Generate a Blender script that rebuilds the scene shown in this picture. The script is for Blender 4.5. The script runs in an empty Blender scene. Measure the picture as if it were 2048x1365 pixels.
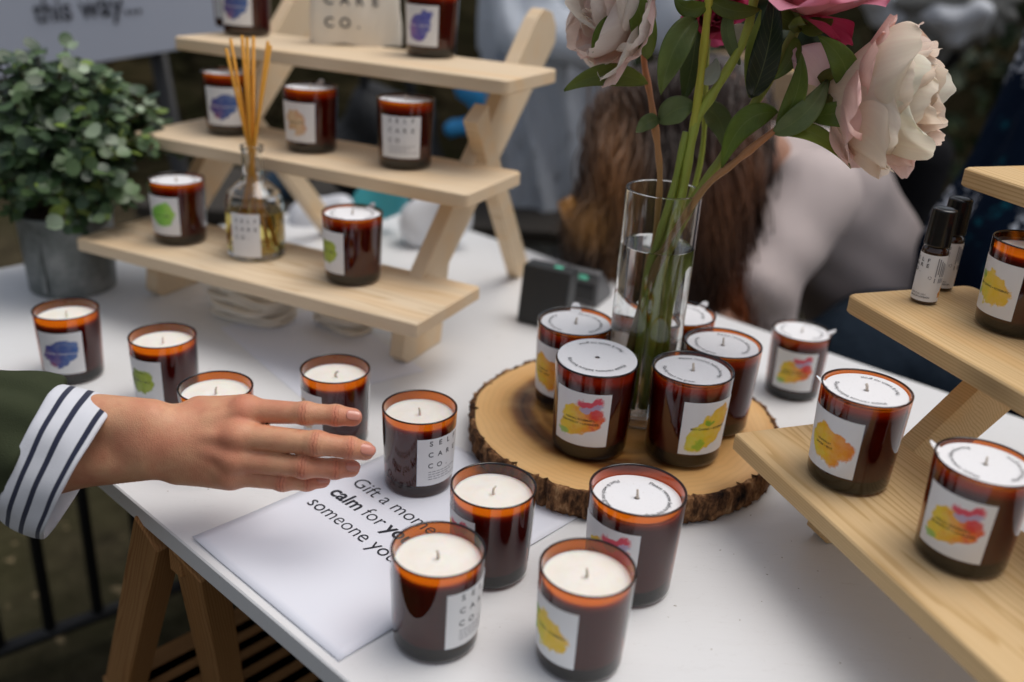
import bpy, math, random
import numpy as np
from mathutils import Vector, Matrix
random.seed(7); rng = np.random.default_rng(7)
S = bpy.context.scene; COL = S.collection
T = 0.74                      # table height: geometry is written relative to the table top, lifted by T at the end

# ------------------------------------------------------------------ camera
F_PX, PITCH, ROLL, CAM_H = 1899.95, 0.408785, 0.063315, 0.53164
_fw = np.array([0, math.cos(PITCH), -math.sin(PITCH)]); _r0 = np.array([1., 0, 0]); _u0 = np.cross(_r0, _fw)
_rt = math.cos(ROLL)*_r0 + math.sin(ROLL)*_u0; _up = -math.sin(ROLL)*_r0 + math.cos(ROLL)*_u0
CAM = np.array([0, 0, CAM_H])
cd = bpy.data.cameras.new('camera'); cam = bpy.data.objects.new('camera', cd); COL.objects.link(cam)
M = Matrix.Identity(4)
for i in range(3):
    M[i][0] = _rt[i]; M[i][1] = _up[i]; M[i][2] = -_fw[i]; M[i][3] = CAM[i]
cam.matrix_world = M
cd.sensor_width = 36; cd.lens = F_PX/2048*36; cd.clip_end = 200; cd.clip_start = .02
cd.dof.use_dof = True; cd.dof.focus_distance = 0.885; cd.dof.aperture_fstop = 33.4/14.5; cd.dof.aperture_blades = 0
S.camera = cam

def ray(px, py): return _fw + _rt*(px-1024)/F_PX - _up*(py-682.5)/F_PX
def atz(px, py, z=0.):                 # point of the horizontal plane z seen at a photo pixel
    d = ray(px, py); return CAM + d*(z-CAM[2])/d[2]
def aty(px, py, y):                    # point of the upright plane y seen at a photo pixel
    d = ray(px, py); return CAM + d*y/d[1]
def atd(px, py, dist):                 # point at a depth in front of the lens
    return CAM + ray(px, py)*dist

# ------------------------------------------------------------------ world and sun
SUN_EL, SUN_AZ = 70, 75
w = bpy.data.worlds.new('World'); S.world = w; w.use_nodes = True
nt = w.node_tree; bg = nt.nodes['Background']
sky = nt.nodes.new('ShaderNodeTexSky'); sky.sky_type = 'NISHITA'; sky.sun_disc = False
sky.sun_elevation = math.radians(SUN_EL); sky.sun_rotation = math.radians(SUN_AZ)
sky.air_density = 1.0; sky.dust_density = 4.0; sky.ozone_density = 1.0
hs = nt.nodes.new('ShaderNodeHueSaturation'); hs.inputs['Saturation'].default_value = 0.42
nt.links.new(sky.outputs[0], hs.inputs['Color']); nt.links.new(hs.outputs[0], bg.inputs[0]); bg.inputs[1].default_value = 0.100
sd = bpy.data.lights.new('sun', 'SUN'); sun = bpy.data.objects.new('sun', sd); COL.objects.link(sun)
sd.energy = 1.1; sd.angle = math.radians(42); sd.color = (1, .96, .90)
az = math.radians(SUN_AZ); el = math.radians(SUN_EL)
sdir = Vector((math.sin(az)*math.cos(el), math.cos(az)*math.cos(el), math.sin(el)))
sun.rotation_euler = sdir.to_track_quat('Z', 'Y').to_euler()
S.view_settings.view_transform = 'Standard'; S.view_settings.look = 'None'
S.view_settings.exposure = 0.28; S.view_settings.gamma = 1
S.render.engine = 'CYCLES'
cy = S.cycles; cy.use_denoising = True; cy.max_bounces = 14; cy.transparent_max_bounces = 24
cy.transmission_bounces = 12; cy.diffuse_bounces = 4; cy.glossy_bounces = 5; cy.sample_clamp_indirect = 4

# ------------------------------------------------------------------ mesh helpers
def rotz(a): c, s = math.cos(a), math.sin(a); return np.array([[c, -s, 0], [s, c, 0], [0, 0, 1.]])
def nrm(v): v = np.asarray(v, float); return v/(np.linalg.norm(v)+1e-12)

class MB:
    def __init__(s): s.v = []; s.f = []; s.uv = []; s.n = 0; s.col = []
    def add(s, V, Fc, uv=None, col=None):
        V = np.asarray(V, float).reshape(-1, 3)
        s.v.append(V); s.f += [tuple(int(i)+s.n for i in f) for f in Fc]
        s.uv.append(np.zeros((len(V), 2)) if uv is None else np.asarray(uv, float))
        s.col.append(np.zeros((len(V), 4)) if col is None else np.broadcast_to(np.asarray(col, float), (len(V), 4)))
        s.n += len(V); return s
    def box(s, a, b, R=None, o=(0, 0, 0), bev=0.0):
        x0, y0, z0 = a; x1, y1, z1 = b
        if bev <= 0:
            V = [(x, y, z) for z in (z0, z1) for x, y in ((x0, y0), (x1, y0), (x1, y1), (x0, y1))]
            Fc = [(3, 2, 1, 0), (4, 5, 6, 7), (0, 1, 5, 4), (1, 2, 6, 5), (2, 3, 7, 6), (3, 0, 4, 7)]
        else:
            e = bev; V = []
            def rect(x0, y0, x1, y1, z): return [(x, y, z) for x, y in ((x0+e, y0), (x1-e, y0), (x1, y0+e), (x1, y1-e), (x1-e, y1), (x0+e, y1), (x0, y1-e), (x0, y0+e))]
            V += [(x0+e, y0+e, z0), (x1-e, y0+e, z0), (x1-e, y1-e, z0), (x0+e, y1-e, z0)]
            V += rect(x0, y0, x1, y1, z0+e) + rect(x0, y0, x1, y1, z1-e)
            V += [(x0+e, y0+e, z1), (x1-e, y0+e, z1), (x1-e, y1-e, z1), (x0+e, y1-e, z1)]
            Fc = [(3, 2, 1, 0), (20, 21, 22, 23)]
            for i in range(8):
                j = (i+1) % 8; Fc.append((4+i, 4+j, 12+j, 12+i))
            mp = [0, 1, 1, 2, 2, 3, 3, 0]
            for i in range(8):
                j = (i+1) % 8; a_, b_ = mp[i], mp[j]
                if a_ == b_: Fc += [(a_, 4+j, 4+i), (20+a_, 12+i, 12+j)]
                else: Fc += [(a_, b_, 4+j, 4+i), (20+a_, 12+i, 12+j, 20+b_)]
        V = np.array(V, float)
        if R is not None: V = V@np.asarray(R).T
        return s.add(V+np.asarray(o), Fc)
    def tube(s, pts, rad, seg=10, cap=True, flat=1.0, col=None):
        P = np.asarray(pts, float); n = len(P); r = np.broadcast_to(np.asarray(rad, float), (n,))
        tg = np.gradient(P, axis=0); up = np.array([0, 0, 1.]) if abs(nrm(tg[0])[2]) < .9 else np.array([0, 1., 0])
        V = []
        for i in range(n):
            t = nrm(tg[i]); a = nrm(np.cross(up, t)); b = np.cross(t, a); up = b
            for k in range(seg):
                th = 2*math.pi*k/seg; V.append(P[i]+r[i]*(a*math.cos(th)+b*math.sin(th)*flat))
        Fc = [(i*seg+k, i*seg+(k+1) % seg, (i+1)*seg+(k+1) % seg, (i+1)*seg+k) for i in range(n-1) for k in range(seg)]
        if cap: Fc += [tuple(range(seg))[::-1], tuple((n-1)*seg+k for k in range(seg))]
        return s.add(V, Fc, col=col)
    def lathe(s, prof, seg=64, o=(0, 0, 0), close=False):     # prof: (r,z) list; r=0 ends become poles
        V = []; idx = []; pp = [prof[0]]
        for (r0, z0), (r1, z1) in zip(prof[:-1], prof[1:]):      # support rings keep long walls straight in shading
            L = math.hypot(r1-r0, z1-z0)
            if L > .005: f = .0004/L; pp += [(r0+(r1-r0)*f, z0+(z1-z0)*f), (r1-(r1-r0)*f, z1-(z1-z0)*f)]
            pp.append((r1, z1))
        for r, z in pp:
            if r < 1e-7: idx.append([len(V)]); V.append((0, 0, z))
            else:
                idx.append(list(range(len(V), len(V)+seg)))
                V += [(r*math.cos(2*math.pi*k/seg), r*math.sin(2*math.pi*k/seg), z) for k in range(seg)]
        Fc = []
        pairs = list(zip(idx[:-1], idx[1:])) + ([(idx[-1], idx[0])] if close else [])
        for A, B in pairs:
            for k in range(seg):
                j = (k+1) % seg
                if len(A) == 1 and len(B) == 1: continue
                if len(A) == 1: Fc.append((A[0], B[j], B[k]))
                elif len(B) == 1: Fc.append((A[k], A[j], B[0]))
                else: Fc.append((A[k], A[j], B[j], B[k]))
        return s.add(np.array(V)+np.asarray(o), Fc)
    def grid(s, G, uv=None, loop=False, col=None):           # G: (n,m,3)
        G = np.asarray(G, float); n, m = G.shape[:2]
        Fc = [(i*m+j, i*m+(j+1) % m, (i+1)*m+(j+1) % m, (i+1)*m+j) for i in range(n-1) for j in range(m if loop else m-1)]
        if uv is None:
            a, b = np.meshgrid(np.linspace(0, 1, m), np.linspace(0, 1, n)); uv = np.stack([a, b], -1)
        return s.add(G.reshape(-1, 3), Fc, np.asarray(uv).reshape(-1, 2), None if col is None else np.asarray(col).reshape(-1, 4))

def obj(name, mb, mat, parent=None, smooth=True, world=False, mods=(), angle=None, recalc=False):
    V = np.concatenate(mb.v); me = bpy.data.meshes.new(name)
    if world and parent is not None: V = V - np.array(parent.location)
    me.from_pydata(V.tolist(), [], mb.f); me.update()
    if recalc:
        import bmesh
        bm = bmesh.new(); bm.from_mesh(me); bmesh.ops.recalc_face_normals(bm, faces=bm.faces); bm.to_mesh(me); bm.free()
    uv = np.concatenate(mb.uv); lay = me.uv_layers.new(name='UVMap')
    li = np.zeros(len(me.loops), np.int32); me.loops.foreach_get('vertex_index', li)
    lay.data.foreach_set('uv', uv[li].astype(np.float32).ravel())
    c = np.concatenate(mb.col)
    if c.any():
        at = me.color_attributes.new('tone', 'FLOAT_COLOR', 'POINT'); at.data.foreach_set('color', c.astype(np.float32).ravel())
    if mat: me.materials.append(mat)
    me.polygons.foreach_set('use_smooth', [smooth]*len(me.polygons))
    if angle: 
        try: me.set_sharp_from_angle(angle=math.radians(angle))
        except Exception: pass
    o = bpy.data.objects.new(name, me); COL.objects.link(o)
    if parent is not None: o.parent = parent
    for m_, kw in mods:
        md = o.modifiers.new(m_, m_)
        for k, v in kw.items(): setattr(md, k, v)
    return o
def tag(o, label, cat, group=None):
    o['label'] = label; o['category'] = cat
    if group: o['group'] = group
    return o
def thing(name, label, cat, loc=(0, 0, 0), rz=0, group=None):
    o = bpy.data.objects.new(name, None); COL.objects.link(o); o.empty_display_size = .02
    o.location = tuple(float(x) for x in loc); o.rotation_euler = (0, 0, rz); return tag(o, label, cat, group)
def struct(o, kind='structure'): o['kind'] = kind; return o

# ------------------------------------------------------------------ node helper
class N:
    def __init__(s, name):
        s.m = bpy.data.materials.new(name); s.m.use_nodes = True; s.t = s.m.node_tree
        s.p = s.t.nodes['Principled BSDF']; s.out = s.t.nodes['Material Output']
    def n(s, typ, **kw):
        o = s.t.nodes.new('ShaderNode'+typ)
        for k, v in kw.items(): setattr(o, k, v)
        return o
    def L(s, a, b):
        s.t.links.new(a, b)
    def put(s, v, sock):
        if hasattr(v, 'links'): s.L(v, sock)
        else:
            if isinstance(v, (tuple, list)) and len(v) == 3 and sock.type == 'RGBA': v = (*v, 1)
            sock.default_value = v
    def co(s, kind='Object'): return s.n('TexCoord').outputs[kind]
    def math(s, op, a, b=0.5, c=None, clamp=False):
        m = s.n('Math', operation=op, use_clamp=clamp); s.put(a, m.inputs[0]); s.put(b, m.inputs[1])
        if c is not None: s.put(c, m.inputs[2])
        return m.outputs[0]
    def vm(s, op, a, b=(0, 0, 0), sc=None):
        m = s.n('VectorMath', operation=op); s.put(a, m.inputs[0]); s.put(b, m.inputs[1])
        if sc is not None: s.put(sc, m.inputs['Scale'])
        return m.outputs['Value'] if op in ('LENGTH', 'DOT_PRODUCT', 'DISTANCE') else m.outputs[0]
    def mp(s, v, loc=(0, 0, 0), rot=(0, 0, 0), sc=(1, 1, 1)):
        m = s.n('Mapping'); s.L(v, m.inputs[0]); m.inputs[1].default_value = loc; m.inputs[2].default_value = rot; m.inputs[3].default_value = sc; return m.outputs[0]
    def noise(s, v, scale, detail=3, rough=.5, out='Fac', dist=0.):
        m = s.n('TexNoise'); s.L(v, m.inputs['Vector']); m.inputs['Scale'].default_value = scale; m.inputs['Detail'].default_value = detail
        m.inputs['Roughness'].default_value = rough; m.inputs['Distortion'].default_value = dist; return m.outputs[out]
    def ramp(s, f, stops, interp='LINEAR'):
        m = s.n('ValToRGB'); s.L(f, m.inputs[0]); cr = m.color_ramp; cr.interpolation = interp
        while len(cr.elements) > 1: cr.elements.remove(cr.elements[-1])
        cr.elements[0].position = stops[0][0]; cr.elements[0].color = (*stops[0][1], 1)
        for p, c in stops[1:]: e = cr.elements.new(p); e.color = (*c, 1)
        return m.outputs[0]
    def mix(s, f, a, b, blend='MIX'):
        m = s.n('MixRGB', blend_type=blend); s.put(f, m.inputs[0]); s.put(a, m.inputs[1]); s.put(b, m.inputs[2]); return m.outputs[0]
    def mr(s, v, a, b, c=0., d=1.):
        m = s.n('MapRange'); s.put(v, m.inputs[0])
        for i, x in enumerate((a, b, c, d)): s.put(x, m.inputs[i+1])
        return m.outputs[0]
    def xyz(s, v): m = s.n('SeparateXYZ'); s.L(v, m.inputs[0]); return m.outputs
    def comb(s, x, y, z=0.):
        m = s.n('CombineXYZ')
        for i, q in enumerate((x, y, z)): s.put(q, m.inputs[i])
        return m.outputs[0]
    def set(s, **kw):
        names = dict(base='Base Color', rough='Roughness', metal='Metallic', spec='Specular IOR Level', sss='Subsurface Weight', sssr='Subsurface Radius',
                     ssss='Subsurface Scale', trans='Transmission Weight', ior='IOR', coat='Coat Weight', coatr='Coat Roughness', sheen='Sheen Weight', alpha='Alpha', normal='Normal')
        for k, v in kw.items(): s.put(v, s.p.inputs[names[k]])
        return s
    def bump(s, h, strength=.3, dist=.001):
        b = s.n('Bump'); b.inputs['Strength'].default_value = strength; b.inputs['Distance'].default_value = dist; s.L(h, b.inputs['Height']); s.L(b.outputs[0], s.p.inputs['Normal']); return s
def simple(name, base, rough=.6, **kw): return N(name).set(base=base, rough=rough, **kw).m
# ------------------------------------------------------------------ materials
def amber(name):
    k = N(name); t = k.t
    z = k.xyz(k.co())[2]
    th = k.mr(z, .0785, .0715, 0, 1)                      # the wall is thinner towards the rim
    tint = k.mix(th, (.80, .37, .062), (.47, .165, .045)); lip = k.mr(z, .0855, .0861, 0, 1); tint = k.mix(lip, tint, (.07, .030, .015))
    th2 = k.mr(z, .016, .002, 0, 1); tint = k.mix(th2, tint, (.16, .09, .035))
    tr = k.n('BsdfTransparent'); k.L(tint, tr.inputs[0])
    gl = k.n('BsdfGlossy'); gl.inputs['Roughness'].default_value = .035; gl.inputs[0].default_value = (1, 1, 1, 1)
    fr = k.n('Fresnel'); fr.inputs[0].default_value = 1.52
    bf = k.n('NewGeometry').outputs['Backfacing']
    fac = k.math('MULTIPLY', fr.outputs[0], k.math('SUBTRACT', 1, bf))
    fac = k.math('MULTIPLY', fac, 1.25, clamp=True)
    mx = k.n('MixShader'); k.L(fac, mx.inputs[0]); k.L(tr.outputs[0], mx.inputs[1]); k.L(gl.outputs[0], mx.inputs[2]); k.L(mx.outputs[0], k.out.inputs[0])
    return k.m
M_AMBER = amber('amber_glass')
M_DARKBOTTLE = simple('dark_amber', (.035, .012, .006), .06, coat=.5)
k = N('wax'); k.set(base=k.mix(k.mr(k.noise(k.co(), 90, 4), .45, .7, 0, .5), (.88, .84, .77), (.84, .78, .68)), rough=.42, sss=.5, sssr=(1, .45, .22), ssss=.008, spec=.35)
k.bump(k.noise(k.co(), 260, 2), .05, .0006); M_WAX = k.m
k = N('wick'); k.set(base=k.ramp(k.noise(k.co(), 900, 2), [(.3, (.52, .43, .35)), (.7, (.74, .66, .57))]), rough=.9); M_WICK = k.m
M_PAPER = simple('label_paper', (.80, .80, .81), .55)
k = N('seed_paper'); k.set(base=k.ramp(k.noise(k.co(), 420, 2, .6), [(.26, (.62, .60, .58)), (.34, (.83, .83, .85)), (1, (.85, .85, .87))]), rough=.85)
k.bump(k.noise(k.co(), 900, 3), .25, .0004); M_SEED = k.m
M_INK = simple('black_ink', (.015, .016, .025), .6)
M_GREYINK = simple('grey_ink', (.30, .30, .33), .6)
M_BROWNINK = simple('brown_ink', (.06, .015, .01), .6)

def blob(name, c, r, rot, stops, spots=(), seed=0., edge=.10, dirx=(1, .3)):
    """printed watercolour patch in label uv space"""
    k = N(name); uv = k.co('UV'); v = k.mp(uv, loc=(seed, seed*.7, seed*.3))
    nz = k.noise(v, 5.5, 5, .6, 'Color'); d = k.vm('SCALE', k.vm('SUBTRACT', nz, (.5, .5, .5)), sc=.30)
    nz2 = k.noise(v, 2.2, 1, .5, 'Color'); d2 = k.vm('SCALE', k.vm('SUBTRACT', nz2, (.5, .5, .5)), sc=.30)
    q = k.vm('ADD', k.vm('ADD', uv, d), d2)
    def ell(c, r, rot, q=q):
        a = k.mp(k.vm('SUBTRACT', q, (c[0], c[1], 0)), rot=(0, 0, rot), sc=(1, 1, 1))
        a = k.vm('MULTIPLY', a, (1/r[0], 1/r[1], 0)); return k.vm('LENGTH', a)
    de = ell(c, r, rot)
    mask = k.mr(de, 1.0, .90)
    g = k.vm('DOT_PRODUCT', k.vm('SUBTRACT', uv, (c[0], c[1], 0)), (dirx[0], dirx[1], 0))
    f = k.math('ADD', k.math('MULTIPLY', g, 1.1), k.math('ADD', k.math('MULTIPLY', k.noise(v, 4.0, 3, .6), 1.0), 0.0), clamp=True)
    colr = k.ramp(f, stops)
    wash = k.mr(k.noise(v, 9, 3), .35, .7, 0, .14); colr = k.mix(wash, colr, (.88, .80, .62))
    rim = k.math('MULTIPLY', k.mr(de, .80, .97), edge); colr = k.mix(rim, colr, stops[-1][1], 'MULTIPLY')
    base = k.mix(mask, (.80, .80, .81), colr)
    for c2, r2, rot2, cc, st in spots:
        m2 = k.math('MULTIPLY', k.mr(ell(c2, r2, rot2), 1.0, .72), st); base = k.mix(m2, base, cc)
    k.set(base=base, rough=.55); return k.m
Y_, O_, R_, G_, LG = (.86, .62, .03), (.88, .33, .02), (.78, .07, .02), (.20, .42, .03), (.50, .62, .06)
ART = {
 'multi': blob('art_multi', (.52, .47), (.45, .31), -.35, [(.2, Y_), (.42, (.86, .48, .03)), (.62, O_), (.8, R_), (1, (.7, .03, .06))],
     [((.66, .82), (.26, .10), -.1, (.72, .04, .09), .95), ((.68, .75), (.24, .035), -.15, (.48, .42, .60), .9), ((.22, .24), (.17, .10), -.3, (.30, .55, .12), .85)], 1.3),
 'orange': blob('art_orange', (.50, .48), (.41, .32), 0., [(.15, (.80, .62, .02)), (.45, (.88, .45, .01)), (.7, (.86, .32, .01)), (1, (.82, .22, .01))], [], 3.1, .3),
 'citrus': blob('art_citrus', (.50, .48), (.54, .30), -.75, [(.1, (.72, .66, .03)), (.4, (.84, .60, .02)), (.8, (.86, .52, .02)), (1, (.80, .42, .02))],
     [((.50, .64), (.13, .07), .6, G_, .85), ((.34, .22), (.13, .13), 0, (.30, .52, .03), .8)], 5.2, .2),
 'lemon': blob('art_lemon', (.52, .48), (.38, .30), .1, [(.1, (.66, .66, .03)), (.35, (.86, .62, .04)), (1, (.88, .54, .05))],
     [((.22, .66), (.08, .11), 0, G_, .8), ((.16, .30), (.08, .15), 0, (.25, .50, .05), .8)], 7.7, .2),
 'blue': blob('art_blue', (.50, .50), (.42, .30), -.5, [(.15, (.10, .05, .26)), (.4, (.04, .07, .32)), (.7, (.03, .10, .36)), (1, (.05, .16, .45))],
     [((.30, .24), (.10, .08), .2, (.35, .06, .14), .6)], 9.4, .3),
 'violet': blob('art_violet', (.50, .50), (.45, .27), -.8, [(.15, (.22, .10, .40)), (.5, (.08, .08, .42)), (1, (.10, .14, .50))], [], 12.4, .3),
 'olive': blob('art_olive', (.50, .50), (.36, .32), 0, [(.2, (.14, .20, .02)), (.5, (.34, .45, .03)), (1, (.45, .55, .06))], [((.5, .72), (.2, .05), 0, (.16, .22, .03), .7)], 15.1, .3),
 'green': blob('art_green', (.52, .50), (.38, .33), .4, [(.2, (.12, .42, .04)), (.5, (.22, .58, .05)), (1, (.40, .70, .12))], [], 17.3, .3),
 'beige': blob('art_beige', (.50, .50), (.36, .30), .7, [(.2, (.62, .40, .20)), (.5, (.74, .56, .34)), (1, (.66, .34, .20))], [], 19.3, .45),
}
def pine(name, light, dark, seed=0., tint=(1, 1, 1)):
    k = N(name); rnd = k.n('ObjectInfo').outputs['Random']
    v = k.vm('ADD', k.co(), k.comb(k.math('MULTIPLY', rnd, 7.3), k.math('MULTIPLY', rnd, .03), 0.))
    st = k.mp(v, sc=(2.2, 22, 22)); w1 = k.noise(st, 1.0, 3, .55, 'Color')
    p = k.vm('ADD', k.mp(v, sc=(.35, 1, 1)), k.vm('SCALE', k.vm('SUBTRACT', w1, (.5, .5, .5)), sc=.020))
    x, y, z = k.xyz(p); yy = k.math('ADD', y, -.06+seed); zz = k.math('ADD', z, .055)
    r = k.math('SQRT', k.math('ADD', k.math('MULTIPLY', yy, yy), k.math('MULTIPLY', zz, zz)))
    saw = k.math('FRACT', k.math('MULTIPLY', r, 330.))
    ring = k.ramp(saw, [(0, light), (.5, light), (.88, dark), (.95, dark), (1, light)])
    big = k.noise(k.mp(v, sc=(1.2, 9, 9)), 2.0, 3); base = k.mix(k.mr(big, .35, .75, 0, .55), ring, light)
    warm = k.mr(k.noise(k.mp(v, sc=(1, 7, 7)), 3.1, 2), .52, .72, 0, .5); base = k.mix(warm, base, tuple(a*b for a, b in zip(light, (1.03, .84, .60))))
    fine = k.noise(k.mp(v, sc=(6, 400, 400)), 1.0, 2); base = k.mix(k.mr(fine, .3, .7, 0, .25), base, dark); kn = k.n('TexVoronoi'); k.L(k.mp(v, sc=(3.2, 9, 9)), kn.inputs['Vector']); kn.inputs['Scale'].default_value = 1.; kd = k.mr(kn.outputs['Distance'], .14, .04); base = k.mix(k.math('MULTIPLY', kd, .55), base, tuple(q*.45 for q in dark))
    k.set(base=base, rough=.62, spec=.15); k.bump(fine, .12, .0004); return k.m
M_PINE = pine('pale_pine', (.78, .63, .45), (.62, .45, .27))
M_PINE2 = pine('yellow_pine', (.70, .50, .27), (.52, .33, .14), .02)
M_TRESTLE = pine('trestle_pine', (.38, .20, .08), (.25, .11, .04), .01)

# ------------------------------------------------------------------ writing
_tc = {}
def text2d(s, bold=0.0, shear=0.0):
    key = (s, bold, shear)
    if key in _tc: return _tc[key]
    cu = bpy.data.curves.new('txt', 'FONT'); cu.body = s; cu.size = 1; cu.offset = bold; cu.shear = shear; cu.resolution_u = 3
    o = bpy.data.objects.new('txt', cu); COL.objects.link(o)
    dg = bpy.context.evaluated_depsgraph_get(); dg.update(); me = o.evaluated_get(dg).to_mesh()
    V = np.array([v.co[:2] for v in me.vertices]).reshape(-1, 2); Fc = [tuple(p.vertices) for p in me.polygons]
    o.evaluated_get(dg).to_mesh_clear(); bpy.data.objects.remove(o); bpy.data.curves.remove(cu)
    _tc[key] = (V, Fc); return V, Fc
def put_text(mb, s, size, warp, x0=0., y0=0., bold=0., shear=0., mono=None):
    """letters laid on (x,y), then warped by warp(x,y)->xyz; mono = pitch of widely tracked capitals"""
    if mono:
        for i, ch in enumerate(s):
            if ch == ' ': continue
            V, Fc = text2d(ch, bold, shear)
            if not len(V): continue
            wd = V[:, 0].min() + V[:, 0].max()
            P = V*size; P = P + [x0+i*mono-(wd*size/2 if ch != '.' else size*.25), y0]; mb.add(warp(P), Fc)
        return
    V, Fc = text2d(s, bold, shear)
    mb.add(warp(V*size+[x0, y0]), Fc)
def width(s, bold=0.): V, _ = text2d(s, bold); return V[:, 0].max()

# ------------------------------------------------------------------ candles
CH, CR, CB = .0870, .0375, .0344
def cyl_warp(off, z0=.016, rb=CB, dr=(CR-CB)/CH):
    def f(P):
        z = z0+P[:, 1]; r = rb+dr*z+off; a = P[:, 0]/(rb+dr*.04)
        return np.stack([r*np.cos(a), r*np.sin(a), z], -1)
    return f
LW, LH = .0530, .0530
mesh_cache = {}
def cached(key, fn):
    if key not in mesh_cache: mesh_cache[key] = fn()
    return mesh_cache[key]
def inst(name, key, fn, parent, rz=0., z=0., rx=0., ry=0.):
    """first use builds the mesh, later uses share it"""
    me = mesh_cache.get(key)
    if me is None:
        o = fn(name, parent); mesh_cache[key] = o.data
    else:
        o = bpy.data.objects.new(name, me); COL.objects.link(o); o.parent = parent
    o.rotation_euler = (rx, ry, rz); o.location.z = z; return o
def mk_jar(name, parent):
    m = MB(); pr = [(0, .0006), (CB-.006, .0004), (CB-.0015, .0012), (CB-.0003, .0035)]
    pr += [(CB+(CR-CB)*z/CH, z) for z in np.linspace(.006, .0858, 14)]
    pr += [(CR-.0001, .0866), (CR-.0006, .0870), (CR-.0014, .0870), (CR-.0019, .0866), (CR-.0022, .0856)]
    pr += [(CB+(CR-CB)*z/CH-.0026, z) for z in np.linspace(.080, .013, 8)] + [(CB-.006, .0100), (0, .0098)]
    return obj(name, m.lathe(pr, 72), M_AMBER, parent)
def mk_wax(top):
    def f(name, parent):
        m = MB(); rr = lambda z: CB+(CR-CB)*z/CH-.00285
        pr = [(0, .0105), (rr(.0105)-.003, .0105), (rr(.014), .014), (rr(top-.002), top-.002), (rr(top), top-.0003), (rr(top)-.0012, top-.0009)]
        pr += [(r, top-.0010-.0004*math.cos(r*260)) for r in np.linspace(.030, .003, 10)] + [(.0015, top-.0006), (0, top-.0005)]
        return obj(name, m.lathe(pr, 72), M_WAX, parent)
    return f
def mk_wick(kind):
    def f(name, parent):
        m = MB(); h = .0075
        pts = {0: [(0, 0, -.004), (0, 0, 0), (.0002, 0, .003), (-.0003, 0, .0055), (-.0013, 0, h)],
               1: [(0, 0, -.004), (.001, 0, 0), (-.0002, 0, .0025), (.0008, .0005, .005), (.0026, 0, .0068), (.0034, 0, .0066)],
               2: [(0, 0, -.004), (0, 0, 0), (.0003, 0, .004), (-.0006, 0, .0085)]}[kind]
        m.tube(pts, [.0016, .0016, .0014, .0013, .0012, .0010][:len(pts)], 8, flat=.65)
        return obj(name, m, M_WICK, parent)
    return f
def patch(off, w, h, n=22):
    x = np.linspace(-w/2, w/2, n); y = np.linspace(0, h, 5); X, Y = np.meshgrid(x, y)
    G = cyl_warp(off)(np.stack([X.ravel(), Y.ravel()], -1)).reshape(5, n, 3); return G
def mk_label(mat):
    def f(name, parent):
        m = MB(); G = patch(.00030, LW, LH); m.grid(G)
        B = patch(.00005, LW, LH); ring = lambda A: np.concatenate([A[0], A[1:, -1], A[-1, ::-1][1:], A[::-1, 0][1:-1]])
        a, b = ring(G), ring(B); e = MB(); m.grid(np.stack([b, a]), loop=True, uv=np.zeros((2, len(a), 2)))
        return obj(name, m, mat, parent)
    return f
def mk_brandtext(name, parent):
    m = MB(); wp = cyl_warp(.00038)
    for i, row in enumerate(('SELF', 'CARE', 'CO.')):
        put_text(m, row, .0078, wp, -LW/2+.0135, .0452-.0126*i, .012, mono=.0098)
    return obj(name, m, M_INK, parent, smooth=False)
def mk_smallprint(name, parent):
    m = MB(); wp = cyl_warp(.00038); r_ = random.Random(3)
    for y, x1 in ((.0150, .020), (.0122, .012), (.0094, .008), (.0066, .019)):
        x = -LW/2+.0115
        while x < x1:
            l = r_.uniform(.0022, .0055); xs = np.linspace(x, x+l, 4); h = .0009
            V = np.array([(a, y) for a in xs]+[(a, y+h) for a in xs]); m.add(wp(V), [(i, i+1, i+5, i+4) for i in range(3)]); x += l+.0009
    return obj(name, m, M_GREYINK, parent, smooth=False)
ARTTEXT = {'multi': ['NEROLI, ROSEMARY,', 'GRAPEFRUIT + LAVENDER'], 'orange': ['GRAPEFRUIT,', 'GINGER + MINT'], 'citrus': ['MAY CHANG + ROSEMARY'], 'lemon': ['MAY CHANG + ROSEMARY'],
           'blue': ['LAVENDER + CEDARWOOD'], 'violet': ['LAVENDER + CEDARWOOD'], 'olive': ['PATCHOULI + MINT'], 'green': ['PATCHOULI + MINT'], 'beige': ['SANDALWOOD']}
def mk_arttext(kind):
    def f(name, parent):
        m = MB(); wp = cyl_warp(.00038)
        for i, row in enumerate(ARTTEXT[kind]):
            sz = .0030 if kind != 'orange' else .0026; wd = width(row, .01)*sz
            put_text(m, row, sz, wp, -wd/2-(.004 if kind == 'orange' else 0), .0255-.0037*i, .010)
        return obj(name, m, {'blue': M_PAPER, 'violet': M_PAPER}.get(kind, M_BROWNINK if kind in ('multi', 'orange') else M_INK), parent, smooth=False)
    return f
SR = .0338
def mk_seed(name, parent):
    m = MB(); n = 72; rings = [0.0022, .010, .018, .026, .031, SR]; G = []
    rs = random.Random(5)
    for r in rings:
        G.append([(r*math.cos(a), r*math.sin(a), .0004*math.sin(2*a+r*60)*(r/SR)**2) for a in np.linspace(0, 2*math.pi, n, endpoint=False)])
    G = np.array(G); m.grid(G, loop=True); B = G.copy(); B[..., 2] -= .0005; m.grid(B[::-1], loop=True)
    m.grid(np.stack([G[-1], B[-1]])[::-1], loop=True); return obj(name, m, M_SEED, parent)
def mk_tab(name, parent):
    m = MB(); G = []
    for i in range(7):
        t = i/6; x = SR-.003+.0105*t; z = .0002+.0062*t**1.5; hw = .0048*math.sqrt(max(0, 1-(t*.96)**2.4))+.0006
        G.append([(x, -hw, z), (x+.0004, 0, z-.0003), (x, hw, z)])
    m.grid(G); o = obj(name, m, M_SEED, parent, mods=[('SOLIDIFY', dict(thickness=.0006))]); return o
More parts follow.
